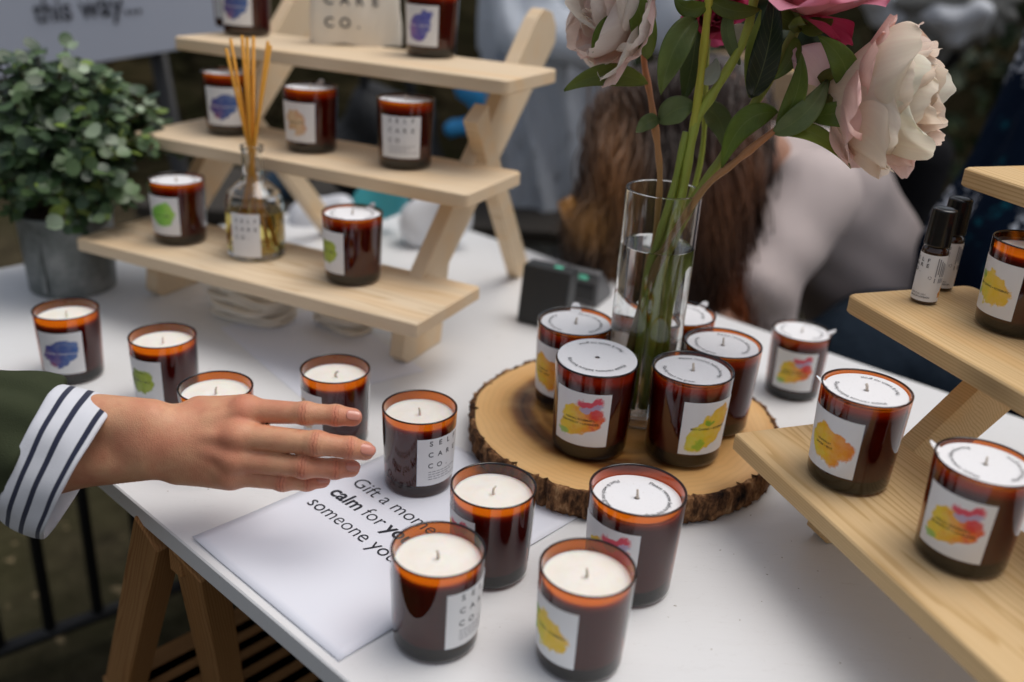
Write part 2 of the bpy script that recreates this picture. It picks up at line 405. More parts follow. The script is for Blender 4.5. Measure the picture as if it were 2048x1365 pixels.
def mk_seedtext(name, parent):
    m = MB(); R0 = .0245; sz = .0050
    def cw(a0):
        def f(P):
            a = a0-P[:, 0]/R0; r = R0+P[:, 1]-.0010; return np.stack([r*np.cos(a), r*np.sin(a), np.full(len(a), .00075)], -1)
        return f
    def ccw(a0):
        def f(P):
            a = a0+P[:, 0]/(R0+.0024); r = R0+.0024-P[:, 1]; return np.stack([r*np.cos(a), r*np.sin(a), np.full(len(a), .00075)], -1)
        return f
    put_text(m, 'Please remove before burning.', sz, cw(math.radians(62)), bold=.002)
    put_text(m, 'Plant & watch me grow.', sz*.96, ccw(math.radians(118)), bold=.002)
    return obj(name, m, M_INK, parent, smooth=False)
# key: x, y, z, scale, art, right edge of the visible label (degrees, + = right), which label that is, lid (None or (depth, rot, tab angle, tilt))
PH, P2, P3 = .110, .235, .360; QH, Q2, Q3 = .095, .217, .342
CAND = {
 'A': (-.533, 1.040, 0, .995, 'blue', 21, 'art', None, 0, 'unlidded amber candle with a dark blue label, in front of the metal bucket'),
 'B': (-.396, .981, 0, .995, 'olive', -8, 'art', None, 0, 'unlidded amber candle with a lime green label, just above the wrist'),
 'C': (-.2985, .862, 0, 1.0, 'beige', 200, 'art', None, 0, 'amber jar candle half hidden behind the back of the reaching hand'),
 'D': (-.188, .922, 0, 1.002, 'beige', -24, 'art', None, 1, 'amber jar candle whose label shows between the index and middle fingers'),
 'E': (-.088, .845, 0, 1.010, 'multi', 82, 'text', None, 0, 'unlidded amber candle with a text label standing just past the fingertips'),
 'F': (-.008, .707, .0008, 1.008, 'multi', -22, 'art', None, 1, 'unlidded amber candle with a hooked wick and plain front, on the printed sheet'),
 'G': (-.047, .613, 0, .995, 'multi', 97, 'text', None, 0, 'unlidded amber candle at the near edge of the printed sheet, text label turned right'),
 'H': (.069, .601, 0, 1.004, 'lemon', -4, 'art', None, 0, 'foremost unlidded amber candle, standing on bare table with a yellow splash label'),
 'I': (.116, .700, 0, 1.128, 'multi', 10, 'art', (.0085, 0, None, 0), 2, 'large amber candle with a white paper disc, between the slice and front candle'),
 'J': (.367, 1.121, 0, .99, 'multi', 42, 'art', (.0022, 10, -5, 0), 0, 'small lidded amber candle alone at the far table edge behind the wood slice'),
 'K': (.070, .985, .035, 1.145, 'orange', -2, 'art', (.0030, 20, 88, 0), 0, 'lidded amber candle at the back left of the wood slice, yellow label partly covered'),
 'L': (.088, .885, .035, 1.135, 'multi', 26, 'art', (-.0002, -90, None, 4), 3, 'amber candle at the front left of the slice, paper disc over its rim'),
 'M': (.186, .882, .035, 1.125, 'citrus', 80, 'art', (.0030, 50, None, 0), 2, 'lidded amber candle at the front right of the slice, yellow green label'),
 'N': (.229, .952, .035, 1.13, 'green', 190, 'art', (.0028, 30, None, 0), 2, 'lidded amber candle showing no label, behind the front right candle of the slice'),
 'O': (.193, 1.035, .035, 1.13, 'green', 190, 'art', (.0028, 60, 40, 0), 0, 'lidded amber candle mostly hidden behind the glass vase'),
 'P': (.310, .748, QH, 1.035, 'orange', 8, 'art', (.0030, -132, 168, 0), 0, 'lidded amber candle with an orange splash label on the right stand'),
 'Q': (.366, .636, QH, .995, 'multi', 26, 'art', (.0030, -185, 150, 0), 0, 'lidded amber candle with a rainbow splash label at the lower right, cut by the frame'),
 'R': (.466, .833, Q2, .962, 'lemon', -3, 'art', None, 0, 'unlidded amber candle with a yellow label beside the roller bottles'),
 'S1': (-.467, 1.254, PH, .991, 'green', 0, 'art', (.0040, 0, None, 0), 0, 'lidded amber candle with a bright green label on the lowest left shelf near the plant'),
 'S2': (-.208, 1.142, PH, 1.010, 'olive', -18, 'art', (.0030, 40, 60, 0), 0, 'lidded amber candle with an olive green label at the right of the lowest left shelf'),
 'S3': (-.294, 1.308, P2, .99, 'beige', 8, 'art', (.0030, 0, 80, 0), 0, 'lidded amber candle with a beige label on the middle shelf'),
 'S4': (-.157, 1.250, P2, 1.010, 'violet', 31, 'text', (.0030, 0, None, 0), 0, 'lidded amber candle with a text label at the right of the middle shelf'),
 'S5': (-.428, 1.385, P2, 1.0, 'blue', 25, 'art', (.0030, 0, 70, 0), 0, 'lidded amber candle with a blue label behind the diffuser reeds on the middle shelf'),
 'S6': (-.140, 1.390, P3, 1.006, 'violet', 14, 'art', (.0030, 0, None, 0), 0, 'amber candle with a violet blue label on the top shelf, right of the cloth pouch'),
 'S7': (-.432, 1.503, P3, 1.0, 'blue', 13, 'art', (.0030, 0, None, 0), 0, 'amber candle with an indigo label at the left of the top shelf'),
 'S8': (-.478, 1.60, P3, .92, 'orange', 200, 'art', None, 0, 'amber candle barely showing behind the indigo one at the left end of the top shelf'),
}
def build_candle(key):
    x, y, z, s, art, right, which, lid, wk, label = CAND[key]
    r = thing('candle', label, 'candle', (x, y, z+.0006), 0, 'amber jar candles for sale'); r.scale = (s, s, s)
    face = math.atan2(-y, -x); half = LW/2/.036
    ca = face+math.radians(right)-half
    art_a, txt_a = (ca, ca+math.pi) if which == 'art' else (ca+math.pi, ca)
    inst('glass_jar', 'jar', mk_jar, r)
    top = .0775 if lid is None else CH-lid[0]-.0015
    if lid is not None and lid[0] < .002: top = .0850
    if lid is None: top += round(random.Random(key+'w').choice((-.0014, -.0006, 0, .0008)), 4)
    wx = inst('wax', f'wax{top:.4f}', mk_wax(round(top, 4)), r)
    wr = random.Random(key).uniform(-2.5, 2.5)
    if lid is None or lid[3] == 0: inst('wick', f'wick{wk}', mk_wick(wk), wx, wr, top-.0004 if lid is None else top-.0002)
    else: inst('wick', 'wick0', mk_wick(0), wx, wr, top-.0050)
    lb = inst('art_label', 'art'+art, mk_label(ART[art]), r, art_a)
    inst('lettering', 'arttext'+art, mk_arttext(art), lb)
    tb = inst('text_label', 'textlabel', mk_label(M_PAPER), r, txt_a)
    inst('lettering', 'brandtext', mk_brandtext, tb); inst('small_print', 'smallprint', mk_smallprint, tb)
    if lid:
        sp = inst('seed_paper_disc', 'seed', mk_seed, r, math.radians(lid[1]), CH-lid[0]-.0004+(.0012 if lid[3] else 0))
        if lid[3]:
            sp.rotation_euler = (0, 0, math.radians(lid[1])); sp.rotation_euler.rotate_axis('Y', 0)
            sp.scale = (1.06, 1.06, 1); sp.location.z = CH+.0016
            e = (Matrix.Rotation(math.radians(lid[3]), 4, 'X') @ Matrix.Rotation(math.radians(lid[1]), 4, 'Z')).to_euler(); sp.rotation_euler = e
        inst('lettering', 'seedtext', mk_seedtext, sp)
        if lid[2] is not None: inst('pull_tab', 'tab', mk_tab, sp, math.radians(lid[2]-lid[1]))
    return r

# ------------------------------------------------------------------ table, paper
D_ = np.array([.749, -.663]); N_ = np.array([.663, .749])
def tp(t, n, z=0.): q = D_*t+N_*n; return (q[0], q[1], z)
k = N('white_laminate'); co = k.co()
sp = k.noise(co, 190, 1); base = k.mix(k.mr(sp, .80, .81), (.76, .765, .775), (.30, .27, .22))
base = k.mix(k.mr(k.noise(co, 3, 4), .3, .8, 0, .10), base, (.66, .65, .64))
sm = k.noise(k.mp(co, rot=(0, 0, .5), sc=(1, 6, 1)), 11, 5, .65); base = k.mix(k.mr(sm, .55, .75, 0, .13), base, (.60, .58, .56)); sc_ = k.mr(k.math('ABSOLUTE', k.math('SUBTRACT', k.noise(k.mp(co, rot=(0, 0, 1.1), sc=(1, 9, 1)), 16, 2), .5)), .004, .0, 0, .35); base = k.mix(sc_, base, (.50, .48, .46))
k.set(base=base, rough=k.math('ADD', k.mr(k.noise(co, 9, 4), .3, .7, .24, .38), k.math('MULTIPLY', sm, .12)), spec=.5); M_TABLE = k.m
tr = thing('trestle_table', 'white topped table on pine trestles carrying the whole candle display', 'table', tp(-.5, .8, -T))
m = MB(); ang = math.atan2(D_[1], D_[0])
c0 = tp(0, 0)
m.box((-1.52, .345, -.022), (.75, 1.245, 0), rotz(ang), (0, 0, 0), .0015); obj('table_top', m, M_TABLE, tr, smooth=False, world=True)
def plank(mb, a, b, wv, th, R=None):       # bar from a to b with cross-section vectors wv (width dir * width) and th
    a, b, wv, th = map(lambda q: np.asarray(q, float), (a, b, wv, th)); V = []
    for p in (a, b): V += [p-wv/2-th/2, p+wv/2-th/2, p+wv/2+th/2, p-wv/2+th/2]
    mb.add(V, [(3, 2, 1, 0), (4, 5, 6, 7), (0, 1, 5, 4), (1, 2, 6, 5), (2, 3, 7, 6), (3, 0, 4, 7)])
def bar(name, a, b, w, t, wdir, mat, parent):
    """straight timber as its own object: local x runs along the grain"""
    a, b = np.asarray(a, float), np.asarray(b, float); X = nrm(b-a); Y = nrm(np.asarray(wdir, float)-X*np.dot(wdir, X)); Z = np.cross(X, Y)
    L = np.linalg.norm(b-a); m = MB(); m.box((0, -w/2, -t/2), (L, w/2, t/2), bev=min(.0015, t*.1))
    o = obj(name, m, mat, parent, smooth=False)
    Mx = Matrix.Identity(4)
    for i in range(3): Mx[i][0] = X[i]; Mx[i][1] = Y[i]; Mx[i][2] = Z[i]; Mx[i][3] = a[i]
    if parent is not None: Mx = parent.matrix_basis.inverted() @ Mx
    o.matrix_basis = Mx; return o
def trestle(pxs, tt):
    pass
a1 = atz(318, 1062, -.03); b1 = atz(252, 1365, -.36); a2 = atz(400, 1120, -.03); b2 = atz(447, 1365, -.32)
def down(a, b, z): return a+(b-a)*(z-a[2])/(b[2]-a[2])
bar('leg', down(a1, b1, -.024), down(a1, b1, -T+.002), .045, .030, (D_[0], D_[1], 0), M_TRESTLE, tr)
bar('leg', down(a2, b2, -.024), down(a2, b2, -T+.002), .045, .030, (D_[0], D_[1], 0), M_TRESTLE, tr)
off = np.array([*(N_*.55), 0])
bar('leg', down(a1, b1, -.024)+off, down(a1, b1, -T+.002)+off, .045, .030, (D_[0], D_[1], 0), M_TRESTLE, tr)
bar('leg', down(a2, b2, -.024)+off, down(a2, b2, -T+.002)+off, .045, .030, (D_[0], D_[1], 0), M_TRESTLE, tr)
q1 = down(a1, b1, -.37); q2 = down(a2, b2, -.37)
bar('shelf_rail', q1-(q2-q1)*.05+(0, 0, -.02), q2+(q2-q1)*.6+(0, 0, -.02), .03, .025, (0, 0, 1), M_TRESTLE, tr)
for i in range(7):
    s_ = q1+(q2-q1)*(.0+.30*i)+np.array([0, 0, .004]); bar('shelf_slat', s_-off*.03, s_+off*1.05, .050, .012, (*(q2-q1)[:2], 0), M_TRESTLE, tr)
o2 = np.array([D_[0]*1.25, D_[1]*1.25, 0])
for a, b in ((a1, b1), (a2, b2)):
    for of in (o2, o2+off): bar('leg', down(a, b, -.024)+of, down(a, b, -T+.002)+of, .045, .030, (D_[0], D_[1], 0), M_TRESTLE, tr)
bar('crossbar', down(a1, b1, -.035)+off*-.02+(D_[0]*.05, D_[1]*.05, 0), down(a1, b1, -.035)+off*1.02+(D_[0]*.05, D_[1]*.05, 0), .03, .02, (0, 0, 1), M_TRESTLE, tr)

k = N('card_paper'); k.set(base=(.77, .79, .87), rough=.6, spec=.35); k.bump(k.noise(k.co(), 7, 2), .15, .002); M_CARD = k.m
pc = [atz(385, 1078, .001), atz(688, 1331, .001)]
e1 = nrm(pc[1]-pc[0]); e2 = np.array([-e1[1], e1[0], 0]); p00 = pc[0]
sg = thing('paper_sign', 'white sheet printed with a gift message, lying under the front candles', 'sign', (*p00[:2], 0))
m = MB(); G = np.array([[p00+e1*.218*i/20+e2*.300*j/28+np.array([0, 0, .0007+.0016*max(0, 1-i/4.)*max(0, 1-j/6.)+.0003*math.sin(i*.7)*math.sin(j*.4)]) for i in range(21)] for j in range(29)])
m.grid(G); obj('sheet', m, M_CARD, sg, world=True, mods=[('SOLIDIFY', dict(thickness=.0003, offset=0))])
m = MB(); td = nrm(atz(780, 1115, .001)-atz(617, 1000, .001)); tu = np.array([-td[1], td[0], 0]); o0 = atz(618, 1004, .0012)
o0[2] = .00225
def pw(P): return o0+P[:, :1]*td+P[:, 1:]*tu
SZ = .0240
put_text(m, 'someone you love', SZ, pw, 0, -.004, -.006)
put_text(m, 'calm', SZ, pw, 0, .0232, .018); put_text(m, 'for', SZ, pw, width('calm ', .018)*SZ+.0068, .0232, -.006)
put_text(m, 'you', SZ, pw, width('calm ', .018)*SZ+.0068+width('for', 0)*SZ+.0058, .0232, .018)
put_text(m, 'or', SZ, pw, width('calm ', .018)*SZ+.018+width('for you', .01)*SZ+.004, .0225)
put_text(m, 'Gift a moment of', SZ, pw, 0, .0505, -.006)
obj('lettering', m, M_INK, sg, smooth=False, world=True)
# blank sheet further back, behind the loose candles
bs = MB(); q = [atz(440, 655, .0005), atz(607, 800, .0005), atz(850, 742, .0005)]; q.append(q[0]+q[2]-q[1])
bs.box((-.001, -.001, .0003), (0, 0, .0004)) if 0 else bs.add(q, [(0, 1, 2, 3)])
o = obj('paper_sheet', bs, M_CARD, None, smooth=False, mods=[('SOLIDIFY', dict(thickness=.0004, offset=0))])
tag(o, 'blank white sheet lying flat in front of the left display stand', 'paper'); 

# ------------------------------------------------------------------ display stands
def stand(ox, oy, a, L, mat, label, legs, sgn, tiers, fv, ff):
    """local x along the shelves, y to the back, z up; tiers = (x shift, y, z) of each board"""
    r = thing('display_stand', label, 'stand', (ox, oy, 0), a, 'stepped pine display stands')
    DP = .155; TH = .018; z1 = tiers[0][2]; z3 = tiers[2][2]
    for i, (xs, v0, z) in enumerate(tiers):
        x0, x1 = (-L+xs, xs) if sgn < 0 else (xs, L+xs); m = MB(); c = .003 if i == 0 else .009
        n = 4; out = []
        for cx, cy, t0 in ((x1-c, v0+c, -90), (x1-c, v0+DP-c, 0), (x0+c, v0+DP-c, 90), (x0+c, v0+c, 180)):
            for q in range(n+1): th = math.radians(t0+90*q/n); out.append((cx+c*math.cos(th), cy+c*math.sin(th)))
        out = np.array(out); K = len(out); ctr = np.array([(x0+x1)/2, v0+DP/2]); e = .0016
        def ring(z, sh):
            d = out-ctr; return np.column_stack([ctr+d*(1-sh/np.array([L/2, DP/2])), np.full(K, z)])
        R_ = [ring(z-TH, e), ring(z-TH+e, 0), ring(z-e, 0), ring(z, e)]
        m.add(np.concatenate(R_), [(k_*K+j, k_*K+(j+1) % K, (k_+1)*K+(j+1) % K, (k_+1)*K+j) for k_ in range(3) for j in range(K)]+[tuple(range(K))[::-1], tuple(3*K+j for j in range(K))])
        obj('shelf', m, mat, r, smooth=False)
    def sheet(name, u0, t, prof):
        m = MB(); K = len(prof); V = [(u0+dx, y, z) for dx in (0, t) for y, z in prof]
        m.add(V, [tuple(range(K))[::-1], tuple(range(K, 2*K))]+[(j, (j+1) % K, K+(j+1) % K, K+j) for j in range(K)])
        return obj(name, m, mat, r, smooth=False, recalc=True, mods=[('BEVEL', dict(width=.0012, segments=2, limit_method='ANGLE'))])
    for u0, side in legs:
        t = .021; W = .068; f = lambda z: fv+1.0*(z-z1); zt = z3+.068
        prof = [(ff+.012, .0006), (ff, .012), (ff+.006, z1*.45), (f(z1), z1), (f(zt-.012), zt-.012), (f(zt)+.003, zt-.003), (f(zt)+.012, zt), (f(zt)+W*.60, zt-.006), (f(zt)+W*.85, zt-.026), (f(zt)+W*.86, zt-.05),
                (f(z1)+W+.004, z1), (ff+.098, .0006)]
        sheet('upright', u0, t, prof)
        du = -t-.0006 if side > 0 else t+.0006
        a_, b_ = (fv+.115, z3-.060), (fv+.375, .0006); hw = .022
        sk = sgn < 0 and side > 0
        rl_ = sheet('rear_leg', u0+(t+.0006 if sk else du), t, [(a_[0]-hw, a_[1]), (a_[0]+hw*.2, a_[1]+.02), (a_[0]+hw, a_[1]-.01), (b_[0]+hw, b_[1]), (b_[0]-hw, b_[1])])
        if sk:
            for v_ in rl_.data.vertices: v_.co.x -= .046*(1-v_.co.z/a_[1])
    return r
stand(-.1103, 1.0027, math.radians(-25), .545, M_PINE, 'three tiered pale pine stand loaded with candles behind the hand, left of the vase', [(-.097, 1), (-.525, -1)], -1, ((0, 0, PH), (-.008, .122, P2), (-.006, .212, P3)), .135, .093)
stand(.2212, .8182, math.radians(-70), .560, M_PINE2, 'three tiered yellowish pine stand on the right, cut off by the frame', [(.050, -1), (.46, 1)], 1, ((0, 0, QH), (-.038, .130, Q2), (-.043, .240, Q3)), .155, .066)

# ------------------------------------------------------------------ wood slice
SC = np.array([.129, .958]); SRD = .170
k = N('slice_wood'); co = k.co(); v = k.vm('SUBTRACT', co, (-.004, .004, 0)); nz = k.noise(co, 9, 4, .5, 'Color')
v = k.vm('ADD', v, k.vm('SCALE', k.vm('SUBTRACT', nz, (.5, .5, .5)), sc=.030)); v = k.vm('MULTIPLY', v, (1, 1.0, 0)); d = k.vm('LENGTH', v)
base = k.ramp(k.math('MULTIPLY', d, 5.4), [(0, (.30, .12, .03)), (.15, (.52, .23, .05)), (.42, (.55, .26, .06)), (.48, (.30, .12, .025)), (.51, (.50, .24, .06)), (.55, (.16, .055, .012)), (.60, (.06, .022, .007)), (.65, (.20, .075, .018)), (.69, (.60, .32, .10)), (.74, (.76, .43, .16)), (.90, (.82, .50, .21)), (1, (.70, .37, .12))])
rg = k.math('SINE', k.math('ADD', k.math('MULTIPLY', d, 900.), k.math('MULTIPLY', k.noise(co, 14, 3), 14.))); base = k.mix(k.mr(rg, 0, 1, 0, .10), base, (.36, .18, .06))
base = k.mix(k.mr(k.noise(co, 30, 4), .45, .7, 0, .22), base, (.84, .58, .28)); ang_ = k.noise(k.mp(co, sc=(1, 1, 1)), 3.1, 2); base = k.mix(k.mr(ang_, .58, .7, 0, .2), base, (.34, .15, .04))
k.set(base=base, rough=.36, spec=.5); k.bump(k.noise(co, 160, 3), .15, .0006); M_SLICE = k.m
k = N('bark'); co = k.co(); nb = k.noise(k.mp(co, sc=(1, 1, .5)), 75, 6, .68); nb2 = k.noise(co, 22, 3)
k.set(base=k.ramp(nb, [(.34, (.014, .008, .006)), (.46, (.09, .042, .02)), (.56, (.24, .115, .05)), (.68, (.46, .28, .14))]), rough=.9, spec=.2); k.bump(nb, .8, .003); M_BARK = k.m
sl = thing('wood_slice', 'round live edge wood slice with bark, carrying the vase and five candles', 'tray', (SC[0], SC[1], 0))
NT = 360; th = np.linspace(0, 2*np.pi, NT, endpoint=False)
def fourier(th, amps, seed):
    r_ = np.random.default_rng(seed); o = 0
    for kk, a in amps: o = o+a*np.sin(kk*th+r_.uniform(0, 6.28))
    return o
rad = SRD*(1+fourier(th, [(2, .014), (3, .010), (5, .006), (9, .003), (14, .003)], 4))
rad = rad*(1+.02*np.cos(th))
m = MB(); G = []
for q in np.linspace(.02, 1, 14): G.append(np.stack([rad*q*np.cos(th), rad*q*np.sin(th), .0335+.0006*fourier(th, [(3, .5), (7, .4)], 8)*q], -1))
m.grid(G, loop=True); m.add(np.array(G[0]), [tuple(range(NT))]); obj('slice_face', m, M_SLICE, sl)
m = MB(); zz = [.0335, .0348, .033, .026, .019, .012, .005, .0008, .0005]; rr_ = [.0, .0022, .0055, .0065, .0055, .005, .003, .0, -.02]; G = []
ridg = np.abs(fourier(th, [(37, .45), (61, .35), (23, .4), (90, .2), (15, .3)], 11))
for i, (z, ro) in enumerate(zip(zz, rr_)):
    jt = fourier(th+i*.012, [(110, .0008), (170, .0005), (70, .0010), (33, .0010)], 20+i)
    amp = 0 if i == 0 else 1.
    R2 = rad+ro+amp*(-.0058*np.exp(-(ridg/.13)**2)+jt); G.append(np.stack([R2*np.cos(th), R2*np.sin(th), np.full(NT, z)+(0 if i in (0, 8) else fourier(th, [(23, .0008), (47, .0006)], 30+i))], -1))
m.grid(G[::-1], loop=True); obj('bark', m, M_BARK, sl)

for kx in CAND: build_candle(kx)
# ------------------------------------------------------------------ vase
k = N('clear_glass'); k.set(base=(.97, .98, .98), rough=0.0, trans=1.0, ior=1.47, spec=.5); M_GLASS = k.m
k = N('vase_water'); k.set(base=(.97, .98, .97), rough=0.0, trans=1.0, ior=1.33); M_WATER = k.m
VX, VY, VR, VZ0, VZ1 = .1468, .9650, .0394, .0342, .2952
va = thing('glass_vase', 'tall clear cylinder vase half full of water holding peony stems', 'vase', (VX, VY, VZ0))
m = MB(); H = VZ1-VZ0; ri = VR-.0026
m.lathe([(0, 0), (VR-.003, 0), (VR-.0008, .0008), (VR, .003), (VR, H-.001), (VR-.0006, H), (ri+.0006, H), (ri, H-.001), (ri, .014), (ri-.003, .0115), (0, .011)], 96)
obj('glass', m, M_GLASS, va)
WZ = .2350-VZ0
m = MB(); m.lathe([(0, .0112), (ri-.004, .0112), (ri+.0002, .0145), (ri+.0002, WZ+.0012), (ri-.001, WZ+.0003), (ri-.004, WZ), (0, WZ)], 96); obj('water', m, M_WATER, va)

# ------------------------------------------------------------------ peonies
def tonemat(name, rough=.55, transl=.3, bumpy=0.0, veins=False):
    k = N(name); at = k.n('Attribute', attribute_name='tone').outputs['Color']; b = at
    if veins:
        uv = k.co('UV'); x, y, z = k.xyz(uv); c = k.math('ABSOLUTE', k.math('SUBTRACT', x, .5))
        mid = k.mr(c, .0, .03, .8, 0); side = k.math('SINE', k.math('MULTIPLY', k.math('SUBTRACT', y, k.math('MULTIPLY', c, .45)), 70.))
        sv = k.mr(side, .88, 1, 0, .14); f = k.math('MAXIMUM', k.math('MULTIPLY', mid, .6), sv)
        b = k.mix(f, at, k.mix(.55, at, (.42, .48, .16))); b = k.mix(k.mr(k.noise(k.co(), 60, 3), .35, .7, 0, .4), b, k.mix(.5, b, (.02, .04, .01)))
        k.bump(k.math('ADD', mid, sv), -.35, .0006)
    else:
        uv = k.co('UV'); st = k.noise(k.mp(uv, sc=(26, 1.2, 1)), 1., 3); b = k.mix(k.mr(st, .35, .7, 0, .22), b, k.mix(.5, b, (.62, .30, .30))); k.bump(st, .25, .0008)
    k.set(base=b, rough=rough, spec=.35)
    tl = k.n('BsdfTranslucent'); k.L(b, tl.inputs[0]); mx = k.n('MixShader'); mx.inputs[0].default_value = transl
    k.L(k.p.outputs[0], mx.inputs[1]); k.L(tl.outputs[0], mx.inputs[2]); k.L(mx.outputs[0], k.out.inputs[0]); return k.m
M_PETAL = tonemat('petal', .7, .48); M_LEAF = tonemat('peony_leaf', .42, .34, veins=True)
k = N('stem'); at = k.n('Attribute', attribute_name='tone').outputs['Color']
k.set(base=k.mix(k.mr(k.noise(k.mp(k.co(), sc=(1, 1, .2)), 300, 3), .35, .7, 0, .35), at, k.mix(.5, at, (.25, .10, .03))), rough=.5); M_STEM = k.m

def petal(mb, base, axis, radial, L, W, a0, a1, psi=.9, ruf=.002, notch=.05, tip=(.80, .60, .58), low=(.85, .70, .62), seed=0, nu=13, nv=12, roll=0., back=0.):
    r_ = np.random.default_rng(seed); ph = r_.uniform(0, 6.28, 6)
    axis = nrm(axis); radial = nrm(radial-axis*np.dot(radial, axis)); t = np.cross(axis, radial)
    u = np.linspace(-1, 1, nu); G = np.zeros((nv, nu, 3)); C = np.zeros((nv, nu, 4)); p = np.array(base, float); vs = np.linspace(0, 1, nv)
    path = [p.copy()]; ths = np.radians(a0+(a1-a0)*vs+back*np.clip(vs-.7, 0, 1)**1.3*3.3)
    for i in range(1, nv):
        th = ths[i]; p = p+(math.cos(th)*axis+math.sin(th)*radial)*L/(nv-1); path.append(p.copy())
    path = np.array(path)
    for j, uu in enumerate(u):
        ve = 1-notch*.7*abs(math.sin(2.3*uu+ph[0]))-notch*.6*abs(math.sin(7*uu+ph[1]))-.17*abs(uu)**2.6
        for i, v in enumerate(vs):
            vv = v*ve; q = vv*(nv-1); i0 = min(int(q), nv-2); fr = q-i0; P = path[i0]*(1-fr)+path[i0+1]*fr; th = ths[i0]*(1-fr)+ths[i0+1]*fr
            n_ = -math.sin(th)*axis+math.cos(th)*radial
            w = W/2*min(1, .22+1.3*v)*math.sqrt(max(0.10, 1-max(0, (v-.70)/.34)**3))
            a = uu*psi; rho = w/psi
            P = P+t*math.sin(a)*rho-n_*(1-math.cos(a))*rho+roll*uu*w*n_*v
            e = v*v*(.35+abs(uu)); P = P+n_*ruf*e*(math.sin(5*uu+ph[2]+3*v)+.6*math.sin(11*uu+ph[3])+.5*math.sin(8*v+ph[4]))
            G[i, j] = P; f = min(1, v*1.25)**.8; C[i, j, :3] = np.array(low)*(1-f)+np.array(tip)*f; C[i, j, 3] = 1
    mb.grid(G, col=C)
def perp(a):
    a = nrm(a); x = np.cross(a, (0, 0, 1.)) if abs(a[2]) < .9 else np.cross(a, (0, 1., 0)); x = nrm(x); return x, np.cross(a, x)
def bloom(parent, c, axis, Rr, pal, seed, guards=8, full=1., openness=1., gs=1.):
    r_ = np.random.default_rng(seed); e1, e2 = perp(axis); axis = nrm(axis); inner = MB()
    tips, low, guard = pal
    def vary(cc, s=.06): return tuple(np.clip(np.array(cc)*(1+r_.normal(0, s))+r_.normal(0, .008, 3), .01, .92))
    def rad_(a): return e1*math.cos(a)+e2*math.sin(a)
    k_ = 0
    for n_, L, W, a0, a1, psi, off, ruf, nt in (
        (6, .44, .32, 4, -30, 1.3, .02, .03, .10), (7, .60, .46, 10, -26, 1.3, .06, .03, .10), (8, .74, .56, 20, -18, 1.3, .10, .03, .09),
        (8, .86, .66, 36, -14, 1.3, .14, .03, .08), (8, .90, .72, 56, -4, 1.2, .18, .034, .07), (7, .84, .74, 76, 16, 1.1, .20, .036, .07), (16, .80, .12, 12, -10, .7, .05, .05, .3)):
        for i in range(int(n_*full)):
            a = 2*math.pi*(i/n_)+r_.uniform(-.25, .25)+k_*.4; rd = rad_(a)
            petal(inner, np.array(c)+rd*off*Rr*.6, axis+rad_(r_.uniform(0, 6.28))*.10, rd, L*Rr*r_.uniform(.88, 1.1), W*Rr*r_.uniform(.85, 1.2)*1.25, a0*openness+r_.uniform(-6, 6), a1*openness+r_.uniform(-8, 10), psi, ruf*Rr, nt, vary(tips), vary(low), seed*100+k_*31+i, 13, 11, roll=r_.uniform(-.1, .1))
        k_ += 1
    obj('bloom', inner, M_PETAL, parent, world=True, mods=[('SUBSURF', dict(levels=1, render_levels=1))])
    for i in range(guards):
        a = 2*math.pi*i/guards+r_.uniform(-.2, .2); rd = rad_(a); g = MB()
        petal(g, np.array(c)-axis*.02*Rr, axis, rd, gs*Rr*r_.uniform(.95, 1.2), gs*Rr*r_.uniform(.8, 1.05), 60*openness+r_.uniform(-8, 8), 62*openness+r_.uniform(-22, 35), .75, .03*Rr, .06, vary(guard), vary(low), seed*100+900+i, 15, 13, back=math.radians(r_.uniform(0, 40)))
        obj('petal', g, M_PETAL, parent, world=True, mods=[('SUBSURF', dict(levels=1, render_levels=1))])
G1, G2, G3, G4, GD = (.25, .31, .05), (.16, .23, .04), (.28, .34, .06), (.19, .25, .10), (.012, .024, .010)
def leaf(parent, p0, p1, w, mid=None, col=G2, fold=.25, face=None, seed=0, curl=0., name='leaf'):
    """lance shaped leaf from p0 to p1 through mid"""
    p0, p1 = np.array(p0), np.array(p1); mid = (p0+p1)/2 if mid is None else np.array(mid)
    ctl = 2*mid-(p0+p1)/2; nv = 18; nu = 9; G = np.zeros((nv, nu, 3)); C = np.ones((nv, nu, 4)); r_ = np.random.default_rng(seed); ph = r_.uniform(0, 6.28, 3)
    fc = nrm(CAM-mid) if face is None else nrm(face)
    for i in range(nv):
        t = i/(nv-1); P = (1-t)**2*p0+2*t*(1-t)*ctl+t*t*p1; tg = nrm(2*(1-t)*(ctl-p0)+2*t*(p1-ctl)); s = nrm(np.cross(tg, fc)); n_ = np.cross(s, tg)
        tw = curl*(t-.3); s, n_ = s*math.cos(tw)+n_*math.sin(tw), n_*math.cos(tw)-s*math.sin(tw)
        ww = w*.43*(math.sin(math.pi*min(1, t**.80))**.85 if t > .0 else 0)+.0006
        for j in range(nu):
            u = -1+2*j/(nu-1); G[i, j] = P+s*u*ww+n_*(fold*abs(u)*ww+.06*w*math.sin(9*t+ph[0]+2*u)*abs(u)); C[i, j, :3] = np.array(col)*(1+.12*u+.15*math.sin(4*t+ph[1]))
    m = MB(); m.grid(G, col=C); return obj(name, m, M_LEAF, parent, world=True, mods=[('SOLIDIFY', dict(thickness=.0005))])
def bez(pts, n=8):
    P = np.array(pts, float); out = []
    Q = np.vstack([2*P[0]-P[1], P, 2*P[-1]-P[-2]])
    for i in range(1, len(Q)-2):
        for t in np.linspace(0, 1, n, endpoint=False):
            a, b, c, d = Q[i-1], Q[i], Q[i+1], Q[i+2]
            out.append(.5*((2*b)+(-a+c)*t+(2*a-5*b+4*c-d)*t*t+(-a+3*b-3*c+d)*t**3))
    out.append(P[-1]); return np.array(out)
